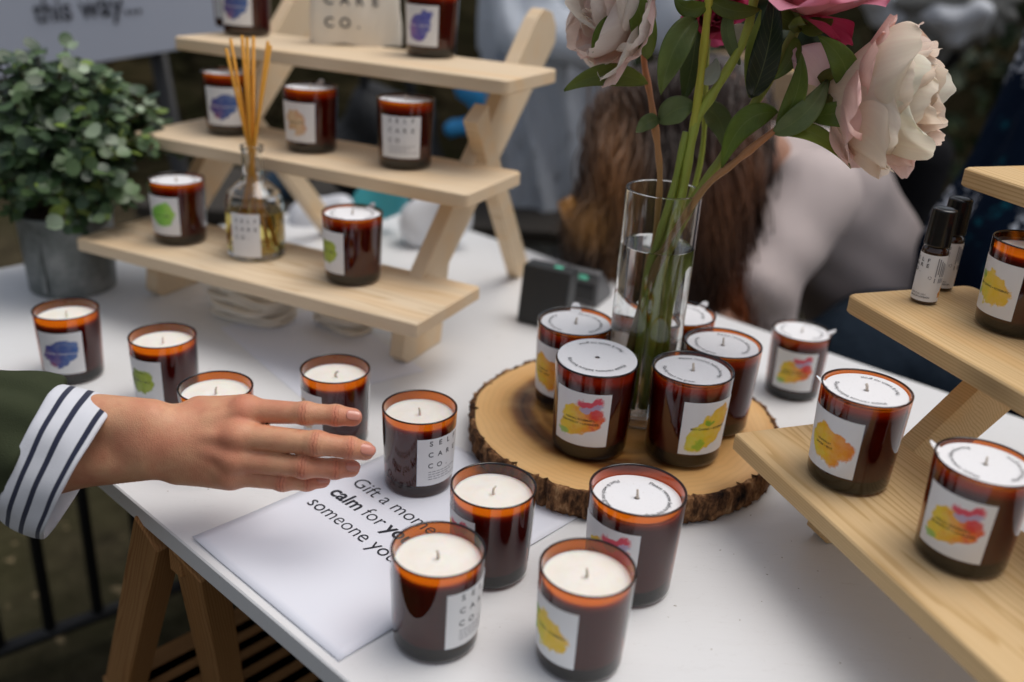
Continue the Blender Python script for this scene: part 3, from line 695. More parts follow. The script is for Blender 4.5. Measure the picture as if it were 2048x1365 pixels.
def stem(parent, pts, r0, r1, c0, c1, name='stem'):
    B = bez(pts); n = len(B); t = np.linspace(0, 1, n)[:, None]; r = 1.28*(r0+(r1-r0)*t[:, 0])+.0004*np.sin(np.arange(n)*.9)+.0011*np.exp(-((t[:, 0]-.62)/.02)**2)
    C = np.repeat(np.array(c0)*(1-t)+np.array(c1)*t, 10, axis=0); C = np.column_stack([C, np.ones(len(C))])
    m = MB(); m.tube(B, r, 10, col=C); return obj(name, m, M_STEM, parent, world=True)
def V(px, py, dy=0.): return aty(px, py, VY+dy)
def inv(dx, dy, z): return np.array([VX+dx, VY+dy, z])
GREY, RED, YEL = (.30, .38, .04), (.55, .19, .09), (.54, .52, .06)
PALE = ((.95, .80, .73), (.94, .78, .62), (.94, .72, .68)); PINK = ((.78, .36, .44), (.80, .30, .30), (.74, .30, .42)); WHITE = ((.95, .83, .72), (.92, .76, .56), (.90, .66, .60))
def peony(label): return thing('peony', label, 'flower', (VX, VY, VZ0+.02), 0, 'peonies standing in the vase')
# big blush peony on the right
p = peony('big open blush white peony hanging out to the right of the vase')
b = V(1650, 182, -.02)
stem(p, [inv(-.020, -.008, .052), inv(-.012, -.006, .13), inv(-.001, -.012, .215), V(1400, 388, -.030), V(1470, 325, -.03), V(1545, 265, -.03), V(1610, 222, -.025), b], .0030, .0026, (.16, .17, .04), RED)
axis = nrm(np.array([.86, -.48, .06])); bloom(p, b+axis*.006, axis, .126, WHITE, 3, guards=8, openness=.86, gs=.66)
for a in (0, 1, 2, 3, 4):
    e1, e2 = perp(axis); rd = e1*math.cos(a*1.26+.4)+e2*math.sin(a*1.26+.4)
    leaf(p, b, b+rd*.030+axis*.026, .018, b+rd*.018+axis*.004, (.22, .22, .05), .1, seed=a, name='sepal')
gm = MB()
petal(gm, b+axis*.012, axis, np.array([-.1, -.45, -.9]), .082, .036, 70, 30, .9, .005, .08, (.78, .56, .52), (.80, .42, .10), 71, back=-.6); obj('petal', gm, M_PETAL, p, world=True, mods=[('SUBSURF', dict(levels=1, render_levels=1))])
# broad outer petals hanging round the back of the bloom, turned flat to the front
for (ox_, oy_), (ix, iy), L_, W_, a0_, a1_, tip_, low_, sd_ in (((20, 20), (.30, -.95), .072, .066, 66, 112, (.92, .68, .64), (.92, .74, .58), 81), ((-5, -10), (-.75, .55), .050, .046, 60, 100, (.90, .66, .68), (.90, .70, .62), 82),
        ((80, 10), (.40, -.92), .094, .036, 70, 100, (.92, .70, .64), (.90, .50, .12), 83), ((50, 30), (.75, -.66), .088, .070, 58, 96, (.94, .76, .68), (.94, .80, .62), 84)):
    fwd = -_fw+_rt*.25; rd_ = _rt*ix+_up*iy; q_ = b+_rt*ox_/2000-_up*oy_/2000-_fw*.004
    gm = MB(); petal(gm, q_, fwd, rd_, L_, W_, a0_, a1_, .7, .004, .06, tip_, low_, sd_); obj('petal', gm, M_PETAL, p, world=True, mods=[('SUBSURF', dict(levels=1, render_levels=1))])
leaf(p, V(1690, 196, -.035), V(1636, 72, -.045), .027, V(1688, 130, -.055), G2, .15, seed=5)
leaf(p, V(1616, 240, -.03), V(1778, 282, -.055), .026, V(1700, 232, -.06), G2, .2, seed=6)
leaf(p, V(1545, 266, -.03), V(1702, 337, -.05), .018, V(1630, 268, -.045), G1, .25, seed=7, curl=.5)
leaf(p, V(1545, 268, -.03), V(1655, 160, -.03), .026, V(1612, 225, -.05), G4, .3, seed=8)
leaf(p, V(1552, 258, -.03), V(1602, 105, -.045), .021, V(1592, 190, -.045), G2, .3, seed=9)
leaf(p, V(1690, 200, -.03), V(1640, 200, -.02), .016, V(1665, 184, -.02), (.18, .19, .04), .2, seed=10)
leaf(p, V(1556, 226, -.02), V(1443, 336, -.03), .028, V(1488, 248, -.03), (.17, .25, .035), .2, seed=11)
# pink peony above
p = peony('deep pink peony at the top edge, magenta outer petals, between two blush ones')
b = V(1600, 42, -.01)
stem(p, [inv(.012, .006, .050), inv(.010, .004, .13), inv(.012, .0, .215), V(1392, 392, -.01), V(1440, 322, -.01), V(1500, 222, -.01), V(1562, 118, -.01), b], .0034, .0040, (.26, .33, .04), (.22, .25, .04))
axis = nrm(np.array([.10, -.16, .95])); bloom(p, b+axis*.008, axis, .092, PINK, 8, guards=7, openness=1.05)
gm = MB(); petal(gm, b+axis*.004, axis, np.array([.75, -.75, -.1]), .060, .056, 95, 105, .8, .004, .05, (.50, .03, .10), (.55, .05, .10), 72); obj('petal', gm, M_PETAL, p, world=True, mods=[('SUBSURF', dict(levels=1, render_levels=1))])
gm = MB(); petal(gm, b+axis*.012, axis, np.array([.80, -.6, .1]), .072, .066, 88, 40, .9, .004, .05, (.78, .46, .56), (.80, .35, .40), 73); obj('petal', gm, M_PETAL, p, world=True, mods=[('SUBSURF', dict(levels=1, render_levels=1))])
gm = MB(); petal(gm, b+axis*.012, axis, np.array([-.9, -.5, .0]), .062, .060, 80, 40, .9, .004, .05, (.74, .44, .58), (.80, .42, .40), 74); obj('petal', gm, M_PETAL, p, world=True, mods=[('SUBSURF', dict(levels=1, render_levels=1))])
for a in range(5):
    e1, e2 = perp(axis); rd = e1*math.cos(a*1.26)+e2*math.sin(a*1.26); leaf(p, b-axis*.004, b+rd*.030+axis*.010, .019, b+rd*.018, (.20, .24, .04), .1, seed=20+a, name='sepal')
leaf(p, V(1503, 196, -.015), V(1550, -18, -.05), .030, V(1535, 100, -.05), GD, .5, seed=12, curl=.3)
leaf(p, V(1500, 196, -.012), V(1522, 20, -.03), .016, V(1508, 105, -.03), G1, .4, seed=13, curl=1.2)
leaf(p, V(1590, 75, -.02), V(1547, 160, -.035), .016, V(1582, 118, -.03), G2, .2, seed=14)
leaf(p, V(1480, 130, .0), V(1470, 12, .0), .014, V(1455, 60, .0), G4, .3, seed=15)
# left peony
p = peony('pale pink peony at the upper left of the bunch, on a reddish stem')
b = V(1292, 24, .04)
stem(p, [inv(-.012, .012, .052), inv(-.006, .012, .13), inv(-.002, .012, .215), V(1319, 378, .012), V(1316, 300, .02), V(1302, 200, .03), V(1288, 118, .04), b], .0024, .0027, (.32, .26, .05), (.60, .21, .11))
axis = nrm(np.array([-.70, -.40, .10])); bloom(p, b+axis*.002, axis, .100, PALE, 13, guards=7, openness=1.0, gs=.8)
leaf(p, V(1296, 168, .025), V(1128, 182, .01), .024, V(1210, 150, .01), (.22, .27, .05), .25, seed=30)
leaf(p, V(1292, 118, .0), V(1252, -40, -.03), .027, V(1284, 40, -.025), (.18, .25, .04), .2, seed=31)
leaf(p, V(1255, 35, .0), V(1184, 104, -.01), .019, V(1212, 58, -.015), G2, .2, seed=32)
leaf(p, V(1318, 240, .02), V(1274, 266, .02), .017, V(1294, 246, .01), G4, .2, seed=33)
leaf(p, V(1318, 246, .02), V(1392, 216, .01), .030, V(1356, 218, .01), G4, .25, seed=34)
# upright yellow green stems with blooms above the frame
p = peony('peony on a straight yellow green stem rising out of the top edge')
b = V(1424, -60, .0)
stem(p, [inv(-.016, .0, .050), inv(-.006, .0, .13), inv(.001, .004, .215), V(1352, 410, .0), V(1374, 320, .0), V(1390, 240, .0), V(1404, 130, .0), V(1416, 20, .0), b], .0036, .0030, (.34, .42, .05), YEL)
bloom(p, b, np.array([.05, .1, 1.]), .075, PALE, 17, guards=6, openness=.8)
leaf(p, V(1392, 40, -.01), V(1322, 190, -.02), .030, V(1348, 100, -.03), (.16, .22, .06), .45, seed=40, curl=.4)
leaf(p, V(1392, 60, .01), V(1366, 205, .02), .026, V(1384, 130, .02), (.09, .13, .04), .3, seed=41)
leaf(p, V(1396, 215, .02), V(1452, 308, .02), .028, V(1438, 240, .03), G4, .2, seed=42)
leaf(p, V(1402, 162, .0), V(1432, 116, .0), .018, V(1424, 148, .0), (.45, .48, .40), .3, seed=43)
leaf(p, V(1416, 10, .0), V(1350, -5, -.01), .018, V(1376, 18, -.01), G2, .2, seed=44)
leaf(p, V(1418, 0, .0), V(1520, 18, -.01), .018, V(1468, 22, -.01), (.16, .20, .03), .2, seed=45)
p = peony('peony on a pale green stem slanting up to the top edge beside the straight one')
b = V(1515, -50, .01)
stem(p, [inv(.004, -.010, .050), inv(.003, -.008, .13), inv(.004, -.006, .215), V(1362, 400, -.006), V(1380, 300, -.003), V(1396, 236, .0), V(1440, 165, .0), V(1488, 80, .0), V(1508, 0, .0), b], .0038, .0034, (.32, .40, .05), (.38, .45, .07))
bloom(p, b, np.array([.1, .2, 1.]), .070, PINK, 23, guards=6, openness=.8)
leaf(p, V(1500, 60, .02), V(1464, 118, .03), .022, V(1470, 75, .03), (.55, .54, .50), .2, seed=46)
# far blooms seen between the stems
p = peony('small deep magenta bloom peeping out behind the upright stem')
b = V(1420, 10, .10); stem(p, [inv(.016, .02, .060), inv(.018, .02, .2), V(1400, 330, .05), V(1412, 150, .08), b], .0022, .0022, GREY, GREY)
bloom(p, b, np.array([.1, -.6, -.2]), .045, ((.50, .05, .14), (.50, .05, .10), (.45, .05, .14)), 29, guards=6)
leaf(p, V(1440, 330, .0), V(1472, 270, .0), .0)if 0 else None
st_ = thing('cut_stem', 'short cut green stem without flower standing in the vase', 'stem', (VX, VY, VZ0+.02))
stem(st_, [inv(-.008, -.014, .050), inv(-.006, -.012, .13), inv(-.005, -.008, .215), V(1345, 385, -.004), V(1372, 264, .0)], .0034, .0028, (.24, .30, .03), (.26, .34, .05))

# ------------------------------------------------------------------ reed diffuser
B0 = atz(514, 508, PH); dist = B0@_fw-CAM@_fw; br = 56*dist/F_PX
def hz(px, py): return aty(px, py, B0[1])[2]-PH
d_ = thing('reed_diffuser', 'clear glass bottle of amber oil holding a fan of orange reeds on the lowest shelf', 'diffuser', (B0[0], B0[1], PH+.0004))
h_sh, h_nk, h_tp = hz(512, 398), hz(505, 360), hz(503, 292); rn = 19.5*dist/F_PX
m = MB(); m.lathe([(0, 0), (br-.004, 0), (br, .004), (br, h_sh-.004), (br-.002, h_sh+.004), (br*.90, h_sh+.010), (br*.66, h_sh+.018), (rn+.003, h_nk), (rn, h_nk+.006), (rn, h_tp-.008), (rn+.002, h_tp-.006), (rn+.002, h_tp),
    (rn-.002, h_tp), (rn-.0025, h_nk+.004), (rn+.001, h_nk-.003), (br*.62, h_sh+.0155), (br*.85, h_sh+.008), (br-.0045, h_sh+.002), (br-.0028, h_sh-.004), (br-.0028, .010), (br-.006, .0075), (0, .007)], 64)
k = N('bottle_glass'); k.set(base=(.97, .98, .98), rough=.0, trans=1., ior=1.45); obj('bottle', m, k.m, d_)
k = N('amber_oil'); k.set(base=(1., .82, .24), rough=.0, trans=1., ior=1.36); m = MB(); hl = h_sh*.80
m.lathe([(0, .0072), (br-.006, .0078), (br-.0026, .0105), (br-.0026, hl), (0, hl)], 64); obj('oil', m, k.m, d_)
k = N('reed'); k.set(base=(.72, .33, .03), rough=.7); M_REED = k.m
for (px, py, dy, bx, by) in ((461, 78, .01, .010, .004), (452, 98, -.01, .008, -.006), (484, 72, .0, .004, .0), (494, 76, -.01, .002, -.007), (507, 73, .012, -.004, .006), (536, 84, .0, -.010, .0), (541, 92, -.012, -.008, -.008)):
    tp_ = aty(px, py, B0[1]+dy)-np.array([B0[0], B0[1], PH]); m = MB(); nk = np.array([bx*-.35, by*.35, h_tp-.004]); bt = nk+(nk-tp_)*(h_tp-.016)/(tp_[2]-h_tp+.004); m.tube([bt, nk, tp_], .0021, 8); obj('reed', m, M_REED, d_)
def wrap(rb, off, z0, face):
    def f(P): a = face+P[:, 0]/rb; return np.stack([(rb+off)*np.cos(a), (rb+off)*np.sin(a), z0+P[:, 1]], -1)
    return f
def wrap_label(parent, rb, z0, w, h, face, mat, name='text_label'):
    x = np.linspace(-w/2, w/2, 24); y = np.linspace(0, h, 4); X, Y = np.meshgrid(x, y); m = MB()
    m.grid(wrap(rb, .0003, z0, face)(np.stack([X.ravel(), Y.ravel()], -1)).reshape(4, 24, 3)); return obj(name, m, mat, parent)
fa = math.atan2(-B0[1], -B0[0])+math.radians(-22); lh = hz(495, 408)-hz(495, 492)
lb = wrap_label(d_, br, hz(495, 497), .040, lh, fa, M_PAPER)
m = MB(); wp = wrap(br, .0006, hz(495, 497), fa)
for i, row in enumerate(('SELF', 'CARE', 'CO.')): put_text(m, row, .0068, wp, -.011, lh*(.80-.19*i), .012, mono=.0084)
obj('lettering', m, M_INK, lb, smooth=False)

# ------------------------------------------------------------------ roller bottles
k = N('roller_cap'); k.set(base=(.008, .008, .009), rough=.22); M_CAP = k.m
M_ROLLART = blob('art_roller', (.78, .30), (.14, .26), .2, [(.1, (.75, .25, .02)), (.4, (.85, .45, .02)), (.8, (.85, .60, .05)), (1, (.80, .40, .03))], [], 23.1, .6)
def roller(bx, by, topy, label, face):
    b = atz(bx, by, Q2); dist = b@_fw-CAM@_fw; r = .0124; Ht = aty(bx+22, topy, b[1])[2]-Q2
    o = thing('roller_bottle', label, 'bottle', (b[0], b[1], Q2+.0004), 0, 'roller bottles on the upper right shelf')
    m = MB(); hb = Ht*.60; m.lathe([(0, 0), (r-.0015, 0), (r, .0015), (r, hb-.004), (r-.0008, hb-.001), (r-.003, hb+.001), (r-.003, hb+.004), (0, hb+.004)], 48); obj('bottle', m, M_DARKBOTTLE, o)
    m = MB(); rc = r-.0004; m.lathe([(0, hb+.0015), (rc, hb+.0015), (rc+.0003, hb+.003), (rc-.0006, Ht-.0012), (rc-.0016, Ht), (rc-.004, Ht+.0002), (0, Ht-.0002)], 48); obj('cap', m, M_CAP, o)
    fa = math.atan2(-b[1], -b[0])+math.radians(face); L = 2*math.pi*r*.96; z0 = .0035; lh = hb-.0095
    lb = wrap_label(o, r, z0, L, lh, fa, M_ROLLART); m = MB(); wp = wrap(r, .0006, z0, fa)
    for i, row in enumerate(('SELF', 'CARE', 'CO.')): put_text(m, row, .0052, wp, -.0245, lh*(.84-.115*i), .012, mono=.0058)
    put_text(m, 'ESSENTIAL OILS', .0022, wp, -.0185, lh*.135); put_text(m, 'MADE IN LONDON', .0022, wp, -.0185, lh*.075, .018)
    obj('lettering', m, M_INK, lb, smooth=False)
    m = MB()
    for j in range(5): 
        x = .001+j*.0021; 
        for y0, y1 in ((.55, .95-.03*j), (.42, .52)) if j != 1 else ((.60, .93),): m.add(wp(np.array([(x, lh*y0), (x+.0011, lh*y0), (x+.0011, lh*y1), (x, lh*y1)])), [(0, 1, 2, 3)])
    for a in range(3):
        a0 = a*2.094; pts = []
        for q in range(6):
            an = a0+q*.33; pts += [(-.0030+.0011*math.cos(an), lh*.52+.0011*math.sin(an)), (-.0030+.0017*math.cos(an), lh*.52+.0017*math.sin(an))]
        m.add(wp(np.array(pts)), [(2*q, 2*q+1, 2*q+3, 2*q+2) for q in range(5)])
    obj('small_print', m, M_GREYINK, lb, smooth=False)
roller(1846, 603, 417, 'black capped roller bottle nearer the shelf end, orange splash on its label', 18)
roller(1878, 576, 396, 'black capped roller bottle tucked behind the other one', 38)

# ------------------------------------------------------------------ cotton things
k = N('cotton'); co = k.co(); k.set(base=k.mix(k.mr(k.noise(co, 500, 2), .3, .7, 0, .3), (.80, .73, .62), (.70, .62, .50)), rough=.9, sheen=.2); k.bump(k.noise(co, 900, 2), .3, .0005); M_COTTON = k.m
def soft_slab(mb, c, w, d, h, rz_, seed, nz_=.004, pw_=3.2):
    r_ = np.random.default_rng(seed); n = 48; G = []; ph = r_.uniform(0, 6.28, 4)
    for t in np.linspace(-1, 1, 9):
        s = (1-abs(t)**3.)**(1/3.)*.07+.93 if abs(t) < 1 else .90
        row = []
        for a in np.linspace(0, 2*math.pi, n, endpoint=False):
            ca, sa = math.cos(a), math.sin(a); rr = 1/(abs(ca)**pw_+abs(sa)**pw_)**(1/pw_)
            x = w/2*rr*ca*s; y = d/2*rr*sa*s; z = h*(t+1)/2+nz_*(math.sin(3*a+ph[0])+.6*math.sin(7*a+ph[1]+t)) * (.3+.7*(t+1)/2) + .5*nz_*math.sin(60*x+ph[2]); row.append((x, y, z))
        G.append(row)
    G = np.array(G)@rotz(rz_).T+np.array(c); mb.grid(G, loop=True); mb.add(G[-1], [tuple(range(n))]); mb.add(G[0], [tuple(range(n))[::-1]])
# upright printed pouch on the top shelf
b = atz(712, 88, P3); po = thing('cotton_pouch', 'cream cotton pouch printed with the shop name, standing on the top shelf', 'pouch', (b[0], b[1], P3+.0005), math.atan2(-b[1], -b[0])+math.pi/2+.12)
m = MB(); n = 96; G = []; ph = rng.uniform(0, 6.28, 8)
for t in np.linspace(0, 1, 40):
    w_ = .064*(1+.05*math.sin(5*t+1)); d2 = .030*(1-.25*t)*(1+.1*math.sin(7*t)); row = []
    if t > .86: w_ *= 1-.35*(t-.86)/.14
    for a in np.linspace(0, 2*math.pi, n, endpoint=False):
        ca, sa = math.cos(a), math.sin(a); rr = 1/(abs(ca)**2.6+abs(sa)**2.6)**(1/2.6); wr = 1+(.05*math.sin(6*a+ph[0]+4*t)+.03*math.sin(13*a+ph[1]-7*t))*(.4+t)
        row.append((w_*rr*ca*wr, d2*rr*sa*wr, .17*t+.003*math.sin(5*a+ph[2])))
    G.append(row)
m.grid(np.array(G), loop=True); m.add(np.array(G[0]), [tuple(range(n))[::-1]]); obj('bag', m, M_COTTON, po, mods=[('SUBSURF', dict(levels=1, render_levels=1))])
m = MB()
def pf(P):
    out = []
    for x, z in P:
        t = z/.17; w_ = .064*(1+.05*math.sin(5*t+1)); d2 = .030*(1-.25*t)*(1+.1*math.sin(7*t)); q = min(.97, abs(x)/w_); a = -math.acos(max(-1, min(1, x/w_)))
        for _ in range(3):
            ca, sa = math.cos(a), math.sin(a); rr = 1/(abs(ca)**2.6+abs(sa)**2.6)**(1/2.6); wr = 1+(.05*math.sin(6*a+6.283*6+ph[0]+4*t)+.03*math.sin(13*a+ph[1]-7*t))*(.4+t); xx = w_*rr*ca*wr; a -= (xx-x)/max(.02, w_)
        ca, sa = math.cos(a), math.sin(a); rr = 1/(abs(ca)**2.6+abs(sa)**2.6)**(1/2.6); out.append((x, d2*rr*sa*wr-.0012, z))
    return np.array(out)
for i, row in enumerate(('SELF', 'CARE', 'CO.')): put_text(m, row, .0200, pf, -.042, .088-.0315*i, .012, mono=.0225)
obj('lettering', m, M_INK, po, smooth=False)
for px, py, n_, w_, d2, lab in ((512, 648, 6, .125, .085, 'loose stack of folded cream cotton pouches under the left stand'), (690, 672, 3, .085, .06, 'smaller pile of folded cotton pouches under the right half of the left stand')):
    b = atz(px, py-18, 0); s_ = thing('cotton_pouch_stack', lab, 'pouches', (b[0], b[1], .0008), 0, 'folded cotton pouches'); z = 0
    for i in range(n_):
        m = MB(); soft_slab(m, (random.uniform(-.006, .006), random.uniform(-.005, .005), z), w_*random.uniform(.84, 1.08), d2*random.uniform(.85, 1.1), .0085, -.4+random.uniform(-.35, .35), 50+i, .0016, 3.4); z += .0088
        obj('folded_pouch', m, M_COTTON, s_, mods=[('SUBSURF', dict(levels=1, render_levels=1))])
    m = MB()
    for q in range(1):
        a = np.linspace(0, 3.6, 40); R3 = (w_*.47+.004*q); m.tube(np.stack([R3*np.cos(a)+.002*np.sin(5*a), R3*.72*np.sin(a)+.003*np.sin(3*a+q), .010+.006*q+.004*np.sin(2*a+q)], -1)@rotz(-.4).T, .0016, 6)
    obj('drawstring', m, M_COTTON, s_)
# ------------------------------------------------------------------ card reader
k = N('black_plastic'); k.set(base=(.018, .020, .021), rough=.45); k.bump(k.noise(k.co(), 700, 2), .1, .0003); M_BLKP = k.m
M_SCREEN = simple('reader_screen', (.05, .06, .06), .1); k = N('green_lamp'); k.set(base=(.1, .5, .35)); k.p.inputs['Emission Color'].default_value = (.25, .9, .6, 1); k.p.inputs['Emission Strength'].default_value = .15; M_LED = k.m
c1 = atz(1032, 645, 0); c2 = atz(1125, 668, 0); dv = nrm(c2-c1); bv = np.array([-dv[1], dv[0], 0]); hh = aty(1052, 528, c1[1]+.012)[2]
cr = thing('till_box', 'black upright box on the table behind the lidded candles', 'box', c1)
m = MB(); V8 = [c1, c2, c2+bv*.030, c1+bv*.030]; up_ = np.array([0, 0, hh]); ln = bv*.012
Vt = [q+up_+ln for q in V8]; m.add(np.array(V8+Vt)+[0, 0, .0006], [(3, 2, 1, 0), (4, 5, 6, 7), (0, 1, 5, 4), (1, 2, 6, 5), (2, 3, 7, 6), (3, 0, 4, 7)])
obj('casing', m, M_BLKP, cr, smooth=False, world=True, mods=[('BEVEL', dict(width=.003, segments=3))])
m = MB(); m.box((0, 0, 0), (.012, .006, .0015)); o = obj('indicator_lamp', m, M_LED, cr, smooth=False); o.location = tuple(up_+ln+dv*.045+bv*.010+np.array([0, 0, .0008])); o.rotation_euler.z = math.atan2(dv[1], dv[0])
c3 = atz(1192, 618, 0); rd_ = thing('card_reader', 'dark grey card reader with a small green light, leaning beside the black box', 'card reader', c3)
m = MB(); prof = [(0, 0), (.075, 0), (.072, .014), (.010, .058), (.0, .054)]; K = len(prof); wv = -dv*.050
Vr = [c3+bv*y*0.9+wv*s_+np.array([0, 0, z+.0006]) for s_ in (0, 1) for y, z in prof]
m.add(Vr, [tuple(range(K))[::-1], tuple(range(K, 2*K))]+[(j, (j+1) % K, K+(j+1) % K, K+j) for j in range(K)]); obj('casing', m, simple('grey_plastic', (.10, .10, .105), .4), rd_, smooth=False, world=True, recalc=True, mods=[('BEVEL', dict(width=.002, segments=2))])
m = MB(); f0 = c3+bv*-.0012; m.add([f0+wv*.12+np.array([0, 0, .010]), f0+wv*.88+np.array([0, 0, .010]), f0+wv*.88+np.array([0, 0, .036]), f0+wv*.12+np.array([0, 0, .036])], [(0, 1, 2, 3)]); obj('screen', m, M_CAP, rd_, smooth=False, world=True)
m = MB(); m.box((-.007, -.001, -.003), (.007, .001, .003)); o = obj('indicator_lamp', m, M_LED, rd_, smooth=False); o.location = tuple(bv*-.0016+wv*.5+np.array([0, 0, .047])); o.rotation_euler.z = math.atan2(dv[1], dv[0])
# ------------------------------------------------------------------ potted plant
pb = atz(130, 585, 0); pb[1] += .03; ppl = thing('potted_plant', 'bushy round leaved green plant in a galvanised metal bucket at the left', 'plant', (pb[0], pb[1], 0))
k = N('galvanised'); co = k.co(); nn = k.noise(co, 26, 5, .6); k.set(base=k.ramp(nn, [(.3, (.11, .125, .12)), (.5, (.20, .215, .21)), (.72, (.36, .37, .36))]), metal=.7, rough=k.mr(nn, .3, .7, .38, .62)); k.bump(k.noise(co, 14, 3), .3, .002); M_GALV = k.m
PR = .066; m = MB(); m.lathe([(0, .001), (PR*.90, .001), (PR*.92, .003), (PR*.96, .06), (PR, .115), (PR+.003, .118), (PR, .121), (PR-.003, .118), (PR*.9, .05), (PR*.86, .006), (0, .006)], 64); obj('bucket', m, M_GALV, ppl)
m = MB(); m.box((PR*.955, -.003, .01), (PR*.985, .003, .11)); o = obj('seam', m, M_GALV, ppl, smooth=False); o.rotation_euler.z = math.radians(-100)
m = MB(); m.lathe([(PR*.93, .100), (PR*.8, .112), (PR*.4, .125), (0, .128)], 40); k = N('soil'); k.set(base=(.05, .025, .012), rough=1.); k.bump(k.noise(k.co(), 200, 4), 1., .004); obj('soil', m, k.m, ppl)
k = N('plant_leaf'); at = k.n('Attribute', attribute_name='tone').outputs['Color']; tl = k.n('BsdfTranslucent'); k.L(at, tl.inputs[0]); k.set(base=at, rough=.38, spec=.45); mx = k.n('MixShader'); mx.inputs[0].default_value = .15
k.L(k.p.outputs[0], mx.inputs[1]); k.L(tl.outputs[0], mx.inputs[2]); k.L(mx.outputs[0], k.out.inputs[0]); M_PLEAF = k.m
fol = MB(); stm = MB(); cc = aty(132, 312, pb[1])-pb; cc[1] = .0
r_ = np.random.default_rng(12)
def rleaf(mb, P, n_, t, R_, col):
    n_ = nrm(n_); t = nrm(t-n_*np.dot(t, n_)); s_ = np.cross(n_, t); V_ = [P]; 
    for j in range(9):
        a = 2*math.pi*j/9; V_.append(P+t*R_*(math.cos(a)*1.05+1.0)+s_*R_*.92*math.sin(a)+n_*R_*(.10*math.cos(2*a)-.06))
    V_.append(P+t*R_-n_*R_*.12)
    mb.add(V_, [(10, 1+j, 1+(j+1) % 9) for j in range(9)], col=(*col, 1))
def sprig(p0, p1, n_, R_=.0125, bend=.03):
    mid = (p0+p1)/2+np.array([0, 0, bend])+r_.normal(0, .008, 3); B = bez([p0, mid, p1], 8); stm.tube(B, .0012, 5, col=(.10, .09, .03, 1))
    for i in range(n_):
        t = .30+.70*i/(n_-1); q = t*(len(B)-1); i0 = min(int(q), len(B)-2); P = B[i0]+(B[i0+1]-B[i0])*(q-i0); tg = nrm(B[i0+1]-B[i0]); a0 = r_.uniform(0, 6.28)
        for s_ in (0, math.pi) if i < n_-1 else (0, 2.1, 4.2):
            e1, e2 = perp(tg); side = e1*math.cos(a0+s_)+e2*math.sin(a0+s_); tt = nrm(side*.9+tg*.5+np.array([0, 0, -.1])); nn_ = nrm(tg*.55+np.array([0, -.25, .75])+r_.normal(0, .38, 3))
            c = [(.048, .090, .034), (.080, .135, .050), (.034, .066, .030), (.15, .23, .11), (.20, .29, .06), (.30, .38, .26)][r_.choice(6, p=[.25, .24, .18, .16, .10, .07])]
            rleaf(fol, P, nn_, tt, R_*r_.uniform(.42, 1.12)*.88, np.array(c)*r_.uniform(.8, 1.2))
for i in range(205):
    d = r_.normal(0, 1, 3); d /= np.linalg.norm(d)
    if d[2] < -.55: d[2] *= -.6
    rr = r_.uniform(.78, 1.05)*np.array([.145, .13, .150]); e_ = cc+d*rr
    e_[2] = max(e_[2], .085); st0 = np.array([r_.uniform(-.035, .035), r_.uniform(-.035, .035), .115])
    W_e = e_+pb-CAM; pz = W_e@_fw; qx, qy = 1024+F_PX*(W_e@_rt)/pz, 682.5-F_PX*(W_e@_up)/pz
    if (qx > 262 and qy > 300) or qy > (500 if qx < 215 else 410): continue
    sprig(st0, e_, 10)
for (px, py) in ((366, 300), (350, 292), (300, 262)):
    sprig(np.array([.02, 0, .15]), aty(px, py, pb[1]+.10)-pb, 12, .014, .06)
obj('foliage', fol, M_PLEAF, ppl); obj('stems', stm, simple('twig', (.08, .06, .025), .8), ppl)
